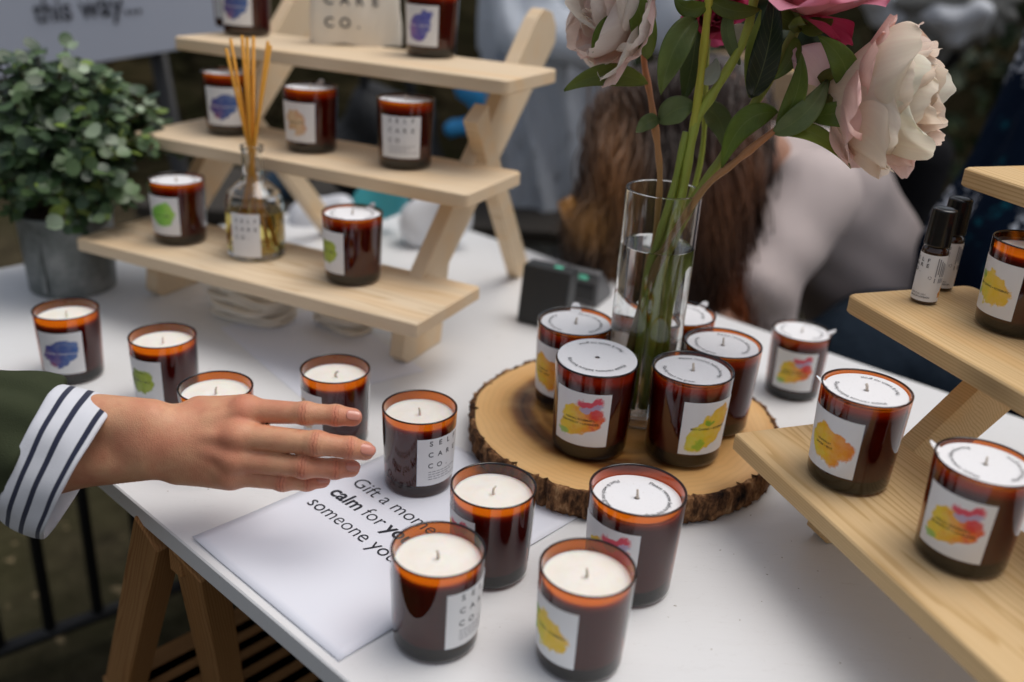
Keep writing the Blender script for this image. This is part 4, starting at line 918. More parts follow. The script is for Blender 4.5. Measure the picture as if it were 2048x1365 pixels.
# ------------------------------------------------------------------ implicit surfaces for hand and figures
def seg_d(P, a, b, ra, rb, sq=None):
    a, b = np.asarray(a, float), np.asarray(b, float); ab = b-a; L2 = ab@ab+1e-12
    Q = P-a
    t = np.clip((Q@ab)/L2, 0, 1); D = Q-t[..., None]*ab
    if sq is not None:                       # flattening: sq = (direction, factor)
        n_, f = nrm(sq[0]), sq[1]; c = D@n_; D = D+(f-1)*c[..., None]*n_
    return np.sqrt((D**2).sum(-1))-(ra+(rb-ra)*t)
def smin(a, b, k):
    h = np.clip(.5+.5*(b-a)/k, 0, 1); return b+(a-b)*h-k*h*(1-h)
def surface(fn, lo, hi, step):
    """surface nets of fn(P)=0 in the box lo..hi"""
    lo, hi = np.array(lo, float), np.array(hi, float); n = np.ceil((hi-lo)/step).astype(int)+1
    ax = [lo[i]+step*np.arange(n[i]) for i in range(3)]; F = np.empty(n)
    for i0 in range(0, n[0], 24):
        X, Y, Z = np.meshgrid(ax[0][i0:i0+24], ax[1], ax[2], indexing='ij'); F[i0:i0+24] = fn(np.stack([X, Y, Z], -1).reshape(-1, 3)).reshape(X.shape)
    ins = F < 0; c = np.zeros(n-1, int)
    cor = [(i, j, k_) for i in (0, 1) for j in (0, 1) for k_ in (0, 1)]
    sl = lambda A, o: A[o[0]:n[0]-1+o[0], o[1]:n[1]-1+o[1], o[2]:n[2]-1+o[2]]
    for o in cor: c += sl(ins, o)
    act = (c > 0) & (c < 8); idx = -np.ones(n-1, int); idx[act] = np.arange(act.sum())
    pos = np.zeros((act.sum(), 3)); cnt = np.zeros(act.sum()); base = np.argwhere(act)
    for a in cor:
        for d in range(3):
            if a[d]: continue
            b = list(a); b[d] = 1; fa, fb = sl(F, a)[act], sl(F, b)[act]; m_ = (fa < 0) != (fb < 0); t = np.where(m_, fa/(fa-fb+1e-20), 0)
            p_ = np.array(a, float)[None].repeat(len(t), 0); p_[:, d] += t; pos += p_*m_[:, None]; cnt += m_
    V_ = lo+step*(base+pos/cnt[:, None]); Fc = []
    for d in range(3):
        e, f = (d+1) % 3, (d+2) % 3; s0 = [slice(None)]*3; s1 = [slice(None)]*3; s0[d] = slice(0, -1); s1[d] = slice(1, None)
        A, B = ins[tuple(s0)], ins[tuple(s1)]; ch = np.argwhere(A != B); ok = (ch[:, e] > 0) & (ch[:, f] > 0) & (ch[:, e] < n[e]-1) & (ch[:, f] < n[f]-1); ch = ch[ok]
        def at(de, df): q = ch.copy(); q[:, e] -= de; q[:, f] -= df; return idx[q[:, 0], q[:, 1], q[:, 2]]
        quad = np.stack([at(1, 1), at(0, 1), at(0, 0), at(1, 0)], -1); fl = A[tuple(ch.T)]; quad[~fl] = quad[~fl][:, ::-1]; Fc.append(quad)
    m = MB(); m.add(V_, np.concatenate(Fc).tolist()); return m

# ------------------------------------------------------------------ reaching hand
def Hd(px, py, d): return atd(px, py, d)
FW = _fw
fing = {   # px,py,depth,radius: knuckle, mid joint, end joint, tip
 'index':  [(492, 822, .752, .0112), (612, 827, .742, .0087), (672, 831, .742, .0081), (706, 835, .744, .0075)],
 'middle': [(478, 872, .742, .0118), (634, 887, .733, .0094), (700, 896, .736, .0085), (730, 902, .740, .0078)],
 'ring':   [(470, 918, .744, .0112), (608, 934, .738, .0086), (670, 938, .744, .0079), (702, 937, .748, .0073)],
 'little': [(462, 948, .752, .0100), (566, 962, .748, .0077), (614, 964, .753, .0070), (645, 961, .756, .0064)]}
PF = {k_: [(Hd(x, y, d), r) for x, y, d, r in v] for k_, v in fing.items()}
wr_t, wr_b = Hd(300, 845, .745), Hd(300, 915, .750); cp = Hd(345, 880, .748)
fa_t, fa_b = Hd(60, 838, .760), Hd(60, 925, .765); el_t = Hd(-420, 830, .80)
def hand_fn(P):
    f = seg_d(P, wr_t, fa_t, .0185, .025); f = smin(f, seg_d(P, wr_b, fa_b, .0180, .025), .016)
    f = smin(f, seg_d(P, fa_t*.5+fa_b*.5, el_t, .036, .044), .03)
    f = smin(f, seg_d(P, cp, wr_t*.5+wr_b*.5, .0190, .0190), .014)
    for q, rr, off in (('index', .0130, -12), ('middle', .0140, -4), ('ring', .0135, 6), ('little', .0125, 16)):
        a = PF[q][0][0]; st_ = Hd(352, 880+off*1.9, .750); f = smin(f, seg_d(P, st_+FW*.003, a+FW*.0045, .0150, rr-.001), .012)
    # fleshy index side and little finger side
    f = smin(f, seg_d(P, Hd(400, 822, .764), Hd(480, 824, .764), .012, .011), .012)
    f = smin(f, seg_d(P, Hd(360, 938, .760), Hd(455, 948, .762), .0125, .011), .012)
    # thumb folded beneath the palm
    f = smin(f, seg_d(P, Hd(350, 850, .765), Hd(430, 872, .785), .014, .012), .010); f = smin(f, seg_d(P, Hd(430, 872, .785), Hd(500, 886, .792), .0105, .0095), .004)
    f = smin(f, seg_d(P, Hd(500, 886, .792), Hd(540, 888, .788), .0092, .0072), .004)
    for q in ('index', 'middle', 'ring', 'little'):
        a = PF[q][0][0]; f = smin(f, seg_d(P, a-FW*.003, a-FW*.0030, .0100, .0100) if False else np.sqrt(((P-(a-FW*.0030))**2).sum(-1))-.0098, .007)
        w_ = Hd(338, 868+{'index': -6, 'middle': 2, 'ring': 9, 'little': 15}[q], .7450); b_ = a-FW*.0088
        f = smin(f, seg_d(P, b_, w_, .0017, .0008), .0070)
    fg = None
    for q, v in PF.items():
        g = None
        for i in range(3):
            s_ = seg_d(P, v[i][0], v[i+1][0], v[i][1]*(.93 if i == 0 else .97), v[i+1][1]*.97); g = s_ if g is None else smin(g, s_, .003)
        g = smin(g, np.sqrt(((P-(v[1][0]-FW*.0012))**2).sum(-1))-v[1][1]*.99, .004); g = smin(g, np.sqrt(((P-(v[2][0]-FW*.0008))**2).sum(-1))-v[2][1]*.98, .003)
        fg = g if fg is None else smin(fg, g, .0012)
    f = smin(f, fg, .0065)
    # veins
    return f
def creases(V_):
    d = np.zeros(len(V_)); red = np.zeros(len(V_)); wgt = np.zeros(len(V_)); sc = np.zeros(len(V_))+.5
    for q, v in PF.items():
        for i, (wd, amp) in ((1, (.0038, 1.)), (2, (.0026, .8))):
            c, r = v[i]; ax = nrm(v[i+1][0]-v[i-1][0]); D_2 = V_-c; s_ = D_2@ax; dist = np.sqrt((D_2**2).sum(-1)); dorsal = np.clip(-(D_2@FW)/r, 0, 1)
            w_ = np.exp(-(s_/wd)**2)*np.clip(1-(dist-r*1.5)/r, 0, 1)*dorsal; d += w_*amp*.00028*np.sin(s_*4200+1.2*np.sin(900*(D_2@nrm(np.cross(ax, FW))))); red += w_*.7; wgt = np.maximum(wgt, w_); sc = np.where(w_ > .02, s_/.02+.5, sc)
        c, r = v[3]; dist = np.sqrt(((V_-c)**2).sum(-1)); red += np.exp(-(dist/.009)**2)*.9
        c, r = v[0]; dist = np.sqrt(((V_-(c-FW*.008))**2).sum(-1)); red += np.exp(-(dist/.011)**2)*.55
    return d, np.clip(red, 0, 1), np.clip(sc, 0, 1), np.clip(wgt, 0, 1)
AC = Hd(250, 880, .75)
hp = thing('person', 'reaching hand and forearm in a khaki sleeve with a striped cuff', 'person', AC)
hm = surface(hand_fn, Hd(760, 980, .80).min()*0+np.array([-.62, .30, .0])*1., [-.02, .78, .32], .0021) if False else None
pts_ = np.array([p_ for v in PF.values() for p_, r in v]+[Hd(300, 880, .75), Hd(60, 880, .77), Hd(540, 888, .79), Hd(360, 950, .76)]); lo, hi = pts_.min(0)-.034, pts_.max(0)+.034; lo[0] = Hd(120, 880, .76)[0]
hm = surface(hand_fn, lo, hi, .0017)
V_ = hm.v[0]; e_ = 1e-4; gr = np.stack([hand_fn(V_+np.eye(3)[i]*e_)-hand_fn(V_-np.eye(3)[i]*e_) for i in range(3)], -1); gr /= np.linalg.norm(gr, axis=1)[:, None]+1e-9
V_ = V_-gr*hand_fn(V_)[:, None]; dd, red, sc, wgt = creases(V_); hm.v[0] = V_; hm.col[0] = np.column_stack([red, sc, wgt, np.ones(len(red))])
k = N('skin'); tn = k.xyz(k.n('Attribute', attribute_name='tone').outputs['Color']); at = tn[0]; co = k.co(); cr_ = k.math('MULTIPLY', tn[2], k.mr(k.math('SINE', k.math('ADD', k.math('MULTIPLY', tn[1], 46.), k.math('MULTIPLY', k.noise(co, 190, 2), 9.))), .2, 1.))
b = k.mix(k.mr(k.noise(co, 38, 4), .35, .65, 0, .8), (.66, .35, .20), (.60, .23, .135)); b = k.mix(k.math('MULTIPLY', at, .62), b, (.66, .15, .09)); b = k.mix(k.mr(k.noise(co, 110, 3), .52, .75, 0, .35), b, (.50, .18, .10))
b = k.mix(k.math('MULTIPLY', cr_, .42), b, (.33, .09, .05)); net = k.n('TexVoronoi', feature='DISTANCE_TO_EDGE'); k.L(k.vm('ADD', co, k.vm('SCALE', k.noise(co, 300, 2, .5, 'Color'), sc=.002)), net.inputs['Vector']); net.inputs['Scale'].default_value = 620.
k.set(base=b, rough=.46, sss=.15, sssr=(1, .35, .18), ssss=.0045, spec=.42)
k.bump(k.math('ADD', k.math('ADD', k.math('MULTIPLY', k.mr(net.outputs[0], 0, .25), .35), k.noise(k.mp(co, sc=(1, 1, 1)), 120, 4)), k.math('MULTIPLY', cr_, -1.6)), .55, .0007); M_SKIN = k.m
hobj = obj('hand', hm, M_SKIN, hp, world=True, mods=[('SMOOTH', dict(factor=.5, iterations=2))])
k = N('nail'); k.set(base=(.62, .25, .18), rough=.25, spec=.5, sss=.1, ssss=.002, coat=.3); M_NAIL = k.m
for q, (ln, wd) in {'index': (.0100, .0094), 'middle': (.0108, .0100), 'ring': (.0095, .0090), 'little': (.0080, .0076)}.items():
    v = PF[q]; ax = nrm(v[3][0]-v[2][0]); r = v[3][1]; c = v[3][0]+ax*.0005; n_ = nrm(-FW*.80+np.array([0, 0, .35])+ax*.10); n_ = nrm(n_-ax*np.dot(n_, ax)); s_ = np.cross(ax, n_); m = MB(); G = []
    for i in range(9):
        t = -1+2*i/8; x = ln*.5*t; row = []
        hw = wd*.5*(1-abs(t)**3.5*.35 if t < 0 else 1-.25*abs(t)**4)
        for j in range(9):
            u = -1+2*j/8; a = u*hw/r; rr = (v[2][1]*.97+(r*.97-v[2][1]*.97)*min(1, (np.linalg.norm(v[3][0]-v[2][0])+x)/np.linalg.norm(v[3][0]-v[2][0])))
            dn = 0 if x < 0 else -(x/(r*1.15))**2*r*.45
            row.append(c+ax*(x+.0012*(1-u*u)*(1 if t > 0 else -1)*abs(t))+n_*(math.cos(a)*rr+.00030+dn)+s_*math.sin(a)*rr)
        G.append(row)
    m.grid(G); obj('nail', m, M_NAIL, hp, world=True, mods=[('SOLIDIFY', dict(thickness=.0005))])
# sleeve and turned-back cuff: rings between an upper and a lower edge traced in the photo
def sleeve(mb, stations, depth, halfs, n=64, wob=.002, seed=1, colr=None):
    r_ = np.random.default_rng(seed); ph = r_.uniform(0, 6.28, 8); G = []
    for si, (tx, ty, bx, by, dp) in enumerate(stations):
        half = halfs if not isinstance(halfs, (list, tuple)) else halfs[si]; A, B = Hd(tx, ty, dp), Hd(bx, by, dp+.004); c = (A+B)/2; u_ = (B-A)/2; row = []
        for a in np.linspace(0, 2*math.pi, n, endpoint=False):
            wv = wob*(math.sin(3*a+ph[0]+.7*si)+.6*math.sin(7*a+ph[1]-.9*si)+.4*math.sin(11*a+ph[2]+.5*si))
            e = np.array([math.cos(a), math.sin(a)]); P = c+u_*e[0]*(1+wv/np.linalg.norm(u_))-FW*(half+wv)*e[1]+_rt*(.012*e[1]*1.0); row.append(P)
        G.append(row)
    mb.grid(np.array(G), loop=True); return np.array(G)
k = N('khaki_cloth'); co = k.co(); wv = k.noise(co, 900, 2); k.set(base=k.mix(k.mr(k.noise(co, 12, 3), .3, .7, 0, .5), (.040, .048, .026), (.060, .068, .036)), rough=.95, spec=.08); k.bump(k.math('ADD', wv, k.math('MULTIPLY', k.noise(co, 26, 2), 3.)), .35, .0015); M_KHAKI = k.m
def stripe_mat(name, bands):
    k = N(name); y = k.xyz(k.co('UV'))[1]; f = None
    for a, b in bands:
        m_ = k.math('MULTIPLY', k.mr(y, a-.008, a+.004), k.mr(y, b+.008, b-.004)); f = m_ if f is None else k.math('MAXIMUM', f, m_)
    co = k.co(); k.set(base=k.mix(f, (.66, .67, .72), (.012, .016, .045)), rough=.9, sheen=.2); k.bump(k.math('ADD', k.noise(co, 1100, 2), k.math('MULTIPLY', k.noise(co, 40, 2), 2.5)), .35, .001); return k.m
m = MB(); stn = [(-430, 640, -470, 1010, .82), (-300, 665, -330, 1020, .81), (-180, 700, -220, 1030, .795), (-60, 728, -120, 1040, .78), (20, 742, -50, 1045, .768), (70, 748, -18, 1042, .762), (112, 764, 2, 1036, .758), (124, 770, 8, 1036, .757), (120, 784, 12, 1020, .757)]
sleeve(m, stn, .76, .046, wob=.0032, seed=4); obj('sleeve', m, M_KHAKI, hp, world=True, mods=[('SUBSURF', dict(levels=2, render_levels=2)), ('SOLIDIFY', dict(thickness=.0015))])
m = MB(); stn = [(116, 772, 4, 1030, .757), (122, 767, 7, 1038, .757), (150, 773, 26, 1050, .757), (180, 780, 48, 1062, .757), (210, 788, 68, 1072, .757), (236, 797, 86, 1078, .757), (243, 801, 92, 1078, .757), (240, 808, 94, 1068, .757), (215, 812, 80, 1052, .757), (160, 808, 50, 1026, .757)]
G = sleeve(m, stn, .76, [.0475, .049, .050, .050, .0505, .051, .0505, .0470, .0455, .044], wob=.0010, seed=9); yy = np.array([-.03, 0, .24, .49, .73, .95, 1., 1.03, 1.1, 1.2]); m.uv[-1] = np.stack([np.tile(np.linspace(0, 1, 64), 10), np.repeat(yy, 64)], -1)
obj('cuff', m, stripe_mat('striped_cuff', ((.18, .27), (.475, .57), (.84, .925))), hp, world=True, mods=[('SUBSURF', dict(levels=2, render_levels=2))])

hp.scale = (1.12, 1.12, 1.12); hp.location = Hd(250, 880, .84)
# ------------------------------------------------------------------ the ground, the wall and what stands behind
k = N('ground'); co = k.co(); n1 = k.noise(co, 2.2, 5, .6); n2 = k.noise(co, 14, 5, .65); 
base = k.ramp(n2, [(.3, (.020, .016, .012)), (.5, (.050, .040, .026)), (.7, (.085, .070, .044))]); base = k.mix(k.mr(n1, .4, .7, 0, .6), base, (.045, .045, .020)); lf = k.mr(k.noise(co, 26, 1), .70, .74); base = k.mix(k.math('MULTIPLY', lf, .8), base, (.22, .17, .10))
k.set(base=base, rough=1., spec=.03); k.bump(n2, .6, .02); M_GROUND = k.m
m = MB(); n = 60; xs = np.linspace(-30, 30, n); G = np.array([[(x, y, -T+.012*math.sin(3*x+y)*math.sin(2.2*y)-.012) for x in xs] for y in np.linspace(-20, 45, n)]); m.grid(G)
struct(obj('ground', m, M_GROUND))
k = N('stone_wall'); co = k.co(); v = k.mp(co, sc=(1, 1, 2.6)); vo = k.n('TexVoronoi', feature='DISTANCE_TO_EDGE'); k.L(k.vm('ADD', v, k.vm('SCALE', k.noise(co, 4, 3, .5, 'Color'), sc=.18)), vo.inputs['Vector']); vo.inputs['Scale'].default_value = 3.4
vc = k.n('TexVoronoi'); k.L(k.vm('ADD', v, k.vm('SCALE', k.noise(co, 4, 3, .5, 'Color'), sc=.18)), vc.inputs['Vector']); vc.inputs['Scale'].default_value = 3.4; cc_ = k.xyz(vc.outputs['Color'])[0]
base = k.ramp(cc_, [(0, (.05, .04, .022)), (.5, (.10, .078, .042)), (1, (.17, .125, .062))]); base = k.mix(k.mr(k.noise(co, 9, 5), .35, .7, 0, .7), base, (.035, .040, .015)); j_ = k.mr(vo.outputs[0], .0, .05); base = k.mix(j_, (.015, .012, .008), base)
k.set(base=base, rough=1., spec=.03); k.bump(j_, .7, .03); M_WALL = k.m
m = MB(); m.box((-9, 4.6, -T-.05), (10, 5.1, 1.3)); wo = obj('stone_wall', m, M_WALL, smooth=False); tag(wo, 'dark mossy rubble stone wall closing the background', 'wall'); 
# hedge clumps behind, right
k = N('hedge_leaf'); k.set(base=k.ramp(k.noise(k.co(), 8, 3), [(.3, (.012, .022, .008)), (.7, (.035, .06, .015))]), rough=.6); M_HEDGE = k.m
r_ = np.random.default_rng(5)
for j, (hx, hy, w_, h_, lab) in enumerate(((2.35, 4.0, .95, 1.5, 'dark green shrub in front of the stone wall at the right'), (.9, 4.1, .55, 1.15, 'smaller dark shrub at the wall behind the flowers'))):
    sh = thing('shrub', lab, 'shrub', (hx, hy, -T), 0, 'shrubs along the wall'); m = MB(); tw = MB()
    for i in range(1500):
        d = r_.normal(0, 1, 3); d /= np.linalg.norm(d); q = d*np.array([w_, .4, h_*.5])*r_.uniform(.6, 1.0)*(1+.2*math.sin(5*d[0]+3*d[2])); q[2] += h_*.52
        if q[2] < .03: continue
        e1 = nrm(r_.normal(0, 1, 3)); e2 = nrm(np.cross(e1, r_.normal(0, 1, 3))); s_ = r_.uniform(.03, .06); m.add([q-e1*s_, q+e2*s_*.5, q+e1*s_, q-e2*s_*.5], [(0, 1, 2, 3)])
    for i in range(9): tw.tube([(0, 0, 0), (r_.uniform(-.2, .2)*w_, 0, h_*.4), (r_.uniform(-.6, .6)*w_, r_.uniform(-.2, .2), h_*.8)], [.02, .012, .005], 6)
    obj('foliage', m, M_HEDGE, sh, smooth=False); obj('branches', tw, simple('branch', (.04, .03, .02), .9), sh)

# black metal railing beside the table
k = N('black_metal'); k.set(base=(.010, .010, .011), rough=.5); M_BLK = k.m
ra, rb_ = atz(-250, 1392, -T+.05), atz(425, 1148, -T+.05); dr_ = nrm(rb_-ra); rl = thing('railing', 'black metal railing with upright bars behind the trestle legs', 'railing', (ra[0], ra[1], -T))
L_ = 1.35*np.linalg.norm(rb_-ra); m = MB(); m.tube([ra, ra+dr_*L_], .013, 8); obj('bottom_rail', m, M_BLK, rl, world=True)
m = MB(); m.tube([ra+[0, 0, .62], ra+dr_*L_+[0, 0, .62]], .013, 8); obj('top_rail', m, M_BLK, rl, world=True)
for i in range(int(L_/.084)+1):
    m = MB(); q = ra+dr_*(.084*i+.02); m.tube([q, q+np.array([0, 0, .62])], .0105, 8); obj('bar', m, M_BLK, rl, world=True)
# sign board
bl, br2, yb = aty(-60, 165, 2.15), aty(455, 83, 2.02), 0
sb = thing('sign_board', 'white A board with bold black words above the plant', 'sign', (bl[0], bl[1], -T))
u_ = nrm(br2-bl); nf = nrm(np.cross(u_, (0, 0, 1))); wdir = np.cross(nf, u_)*-1 if np.cross(nf, u_)[2] < 0 else np.cross(nf, u_); wdir = nrm(wdir+nf*-.12 if nf[1] < 0 else wdir+nf*.12)
W_ = np.linalg.norm(br2-bl); m = MB(); Q = [bl-u_*.15, br2, br2+wdir*.55, bl-u_*.15+wdir*.55]; m.add(Q, [(0, 1, 2, 3)]); obj('board', m, simple('board_white', (.62, .64, .72), .5), sb, world=True, smooth=False, mods=[('SOLIDIFY', dict(thickness=.012, offset=-1))])
def bp(px, py):
    d = ray(px, py); n_ = np.cross(u_, wdir); t = ((bl-CAM)@n_)/(d@n_); return CAM+d*t
t0 = bp(72, 46); t1 = bp(285, 26); td2 = nrm(t1-t0); tu2 = nrm(wdir-td2*(wdir@td2)); nn = nrm(np.cross(td2, tu2)); nn = nn if nn[1] < 0 else -nn
sz = np.linalg.norm(t1-t0)/width('this way...', .014); m = MB(); put_text(m, 'this way...', sz, lambda P: t0+P[:, :1]*td2+P[:, 1:]*tu2+nn*.003, bold=.014); 
put_text(m, 'find calm', sz, lambda P: t0+P[:, :1]*td2+P[:, 1:]*tu2+nn*.003, y0=sz*1.25, bold=.014) if False else None
obj('lettering', m, simple('board_ink', (.03, .03, .04), .6), sb, world=True, smooth=False)
for px, py in ((302, 118), (20, 150)):
    q = bp(px, py); e = q+np.array([.035, .0, 0]); m = MB(); g0 = q+np.array([0, .03, .05]); g1 = np.array([q[0]+.10, q[1]+.05, -T+.0]); m.tube([g0, g1], .020, 8, flat=.6); obj('leg', m, M_BLK, sb, world=True)

# ---- people behind the table
def cloth(name, base, rough=.85, folds=14, **kw):
    k = N(name); co = k.co(); k.set(base=base if not callable(base) else base(k, co), rough=rough, spec=.1, **kw); k.bump(k.noise(k.mp(co, sc=(1, 1, .5)), folds, 3), .6, .03); return k.m
M_SKIN2 = simple('skin_far', (.45, .24, .16), .5)
HAIR_HIGHLIGHTS = ((1230, 320, 50, 120, (.22, .095, .030)), (1175, 430, 42, 38, (.34, .17, .05)), (1240, 530, 34, 50, (.28, .13, .035)), (1460, 590, 40, 80, (.30, .075, .018)), (1430, 400, 60, 110, (.11, .040, .013)), (1500, 330, 36, 70, (.17, .06, .018)))  # highlights painted into the strand colour: centre, spread and tint of each
def hairs(parent, roots, tips, mids, n, r, mats, seed=0, name='hair'):
    r_ = np.random.default_rng(seed); m = MB()
    for i in range(n):
        t = i/(n-1); j = min(int(t*(len(roots)-1)), len(roots)-2); f = t*(len(roots)-1)-j; mixp = lambda L_: np.array(L_[j])*(1-f)+np.array(L_[j+1])*f
        a, b, c = mixp(roots)+r_.normal(0, .018, 3), mixp(mids)+r_.normal(0, .018, 3), mixp(tips)+r_.normal(0, .024, 3); B = bez([a, b, c], 7)+np.stack([.009*np.sin(np.linspace(0, 9, 15)+9*t), .009*np.cos(np.linspace(0, 8, 15)+9*t), np.zeros(15)], -1)
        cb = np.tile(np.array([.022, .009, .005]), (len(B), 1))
        for (hx, hy, sx, sy, hc) in HAIR_HIGHLIGHTS: P_ = A(hx, hy, 1.6); g_ = np.exp(-((B[:, 0]-P_[0])/(sx*.00085))**2-((B[:, 2]-P_[2])/(sy*.00085))**2); cb = cb*(1-g_[:, None])+np.array(hc)*g_[:, None]
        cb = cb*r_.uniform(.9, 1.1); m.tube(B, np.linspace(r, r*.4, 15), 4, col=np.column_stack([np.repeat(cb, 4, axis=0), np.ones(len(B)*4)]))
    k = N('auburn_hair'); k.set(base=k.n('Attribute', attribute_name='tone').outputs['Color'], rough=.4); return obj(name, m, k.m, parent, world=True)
# crouching woman: A(px,py,depth y)
A = lambda px, py, y: aty(px, py, y)
cw = thing('person', 'person with long auburn hair in a pale mauve jumper, bent down behind the table', 'person', (.45, 1.75, -T))
neck, shR, shL = A(1560, 330, 1.78), A(1640, 400, 1.62), A(1380, 330, 1.95); head = A(1400, 250, 1.72)
elR, waR = A(1545, 720, 1.45), A(1480, 640, 1.40); hipc = A(1760, 720, 1.85); mid = A(1730, 470, 1.80)
def fn(P):
    f = seg_d(P, A(1640, 412, 1.90), A(1722, 535, 1.92), .150, .122); f = smin(f, seg_d(P, A(1722, 535, 1.92), A(1745, 650, 1.94), .122, .138), .08); f = smin(f, seg_d(P, shR+[0, .03, 0], A(1525, 560, 1.56), .080, .064), .022); f = smin(f, seg_d(P, A(1525, 560, 1.56), A(1530, 700, 1.56), .060, .052), .02)
    f = smin(f, seg_d(P, A(1560, 350, 1.84), A(1440, 330, 1.95), .10, .08), .07)
    wr = .003*np.sin(P[:, 2]*60+P[:, 0]*40)*np.exp(-((P[:, 2]-A(1550, 560, 1.6)[2])/.10)**2)+.0012*np.sin((P[:, 0]+P[:, 2])*45); return f+wr
q = A(1700, 500, 1.8); m = surface(fn, q-[.42, .42, .42], q+[.62, .55, .42], .012); obj('jumper', m, cloth('mauve_knit', (.62, .53, .51), folds=5), cw, world=True)
m = surface(lambda P: smin(smin(seg_d(P, A(1560, 345, 1.80), A(1450, 260, 1.76), .055, .055), seg_d(P, A(1440, 240, 1.74), A(1390, 250, 1.68), .085, .070), .03), seg_d(P, A(1530, 700, 1.56), A(1440, 640, 1.50), .034, .026), .01), A(1450, 400, 1.7)-[.25, .3, .40], A(1450, 400, 1.7)+[.25, .25, .30], .012); obj('body', m, M_SKIN2, cw, world=True)
def fn(P):
    f = seg_d(P, A(1790, 690, 1.88), A(1700, 735, 1.55), .145, .105); f = smin(f, seg_d(P, A(1700, 735, 1.55), [A(1700, 735, 1.55)[0], 1.62, -T+.10], .09, .055), .03); f = smin(f, seg_d(P, A(1840, 700, 1.9), A(1880, 780, 1.50), .145, .100), .03); return smin(f, seg_d(P, A(1880, 780, 1.5), [A(1880, 780, 1.5)[0], 1.58, -T+.1], .085, .055), .03)
q = A(1780, 740, 1.75); m = surface(fn, q-[.45, .55, .62], q+[.50, .45, .30], .014); obj('jeans', m, cloth('dark_denim', (.012, .020, .032)), cw, world=True)
for dx in (1700, 1880):
    m = MB(); c_ = A(dx, 735, 1.58); m.lathe([(0, 0), (.045, 0), (.05, .02), (.042, .06), (.036, .10), (0, .11)], 20, (c_[0], 1.60, -T+.0)); obj('shoe', m, simple('shoe', (.02, .02, .02), .5), cw, world=True)
roots = [A(1500, 200, 1.72), A(1420, 170, 1.68), A(1330, 175, 1.66), A(1250, 200, 1.70), A(1210, 220, 1.74)]; mids = [A(1520, 420, 1.62), A(1440, 400, 1.55), A(1350, 400, 1.55), A(1260, 380, 1.58), A(1200, 340, 1.62)]; tips = [A(1500, 640, 1.55), A(1440, 660, 1.52), A(1360, 660, 1.50), A(1270, 560, 1.52), A(1160, 470, 1.55)]
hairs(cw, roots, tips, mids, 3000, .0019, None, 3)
m = surface(lambda P: smin(smin(seg_d(P, A(1430, 225, 1.80), A(1310, 235, 1.76), .105, .095), seg_d(P, A(1290, 300, 1.80), A(1260, 440, 1.78), .12, .10), .05), smin(seg_d(P, A(1230, 470, 1.80), A(1260, 640, 1.80), .11, .12), seg_d(P, A(1400, 330, 1.80), A(1420, 620, 1.76), .10, .11), .05), .05), A(1340, 400, 1.78)-[.32, .2, .52], A(1340, 300, 1.78)+[.28, .2, .24], .014); obj('dark_hair_backing', m, simple('dark_backing', (.022, .010, .006), .5), cw, world=True)  # scalp hair plus dark mass added for the jacket, so strand gaps stay dark
# loose bright curl
m = MB(); m.tube(bez([A(1130, 400, 1.60), A(1160, 452, 1.58), A(1215, 415, 1.57), A(1240, 370, 1.58)]), .016, 8, col=(.42, .20, .05, 1)); m.tube(bez([A(1222, 470, 1.56), A(1218, 530, 1.55), A(1250, 560, 1.55)]), .014, 8, col=(.40, .18, .04, 1)); k = N('curl_hair'); k.set(base=k.n('Attribute', attribute_name='tone').outputs['Color'], rough=.4); obj('hair_curl', m, k.m, cw, world=True)
# straw basket behind her
sk = thing('straw_basket', 'pale straw basket blurred behind the flower stems', 'basket', A(1540, 240, 2.3)); m = MB(); c_ = A(1535, 238, 2.3); m.lathe([(0, 0), (.12, 0), (.15, .05), (.165, .13), (.15, .135), (.13, .05), (0, .02)], 40, c_)
k = N('straw'); k.set(base=k.ramp(k.noise(k.mp(k.co(), sc=(1, 1, 6)), 30, 2), [(.3, (.36, .26, .15)), (.7, (.50, .38, .24))]), rough=.8); obj('weave', m, k.m, sk, world=True)
m = MB(); c_ = A(1590, 160, 2.28); m.lathe([(0, -.02), (.03, -.01), (.035, .02), (.02, .04), (0, .045)], 16, c_); obj('lemon', m, simple('yellow_fruit', (.70, .50, .04), .5), sk, world=True)
# supporting bench for the basket
bn = thing('low_wall', 'low dark stone block the basket stands on', 'block', (A(1535, 240, 2.3)[0], 2.35, -T)); m = MB(); c_ = A(1535, 238, 2.3); m.box((c_[0]-.15, 2.17, -T), (c_[0]+.13, 2.46, c_[2]-.002), bev=.01); obj('stone', m, simple('dark_stone', (.05, .042, .030), .95), bn, world=True, smooth=False)
# standing person in a pale grey coat
gp = thing('person', 'person standing in a long pale blue grey coat behind the left stand', 'person', (.12, 2.35, -T))
def folds(P, c, amp, fr, sl=0.): a = np.arctan2(P[:, 1]-c[1], P[:, 0]-c[0]+sl*P[:, 2]); return amp*np.sin(fr*a+3*P[:, 2])+amp*.5*np.sin(fr*2.3*a-2*P[:, 2])
X0 = A(1085, 250, 2.3)
def fn(P):
    f = seg_d(P, A(1130, -260, 2.35), A(1120, 60, 2.35), .17, .17); f = smin(f, seg_d(P, A(1120, 60, 2.35), A(1075, 520, 2.3), .17, .115), .06); f = smin(f, seg_d(P, A(1075, 520, 2.3), [A(1075, 520, 2.3)[0], 2.3, -T+.25], .11, .14), .05)
    f = smin(f, seg_d(P, A(1010, -200, 2.3), A(1040, 60, 2.18), .07, .055), .04); f = smin(f, seg_d(P, A(1040, 60, 2.18), A(1160, 95, 2.05), .055, .045), .03); f = smin(f, seg_d(P, A(1300, -220, 2.35), A(1340, 40, 2.2), .075, .06), .05)
    return f+folds(P, X0, .014, 9, .25)
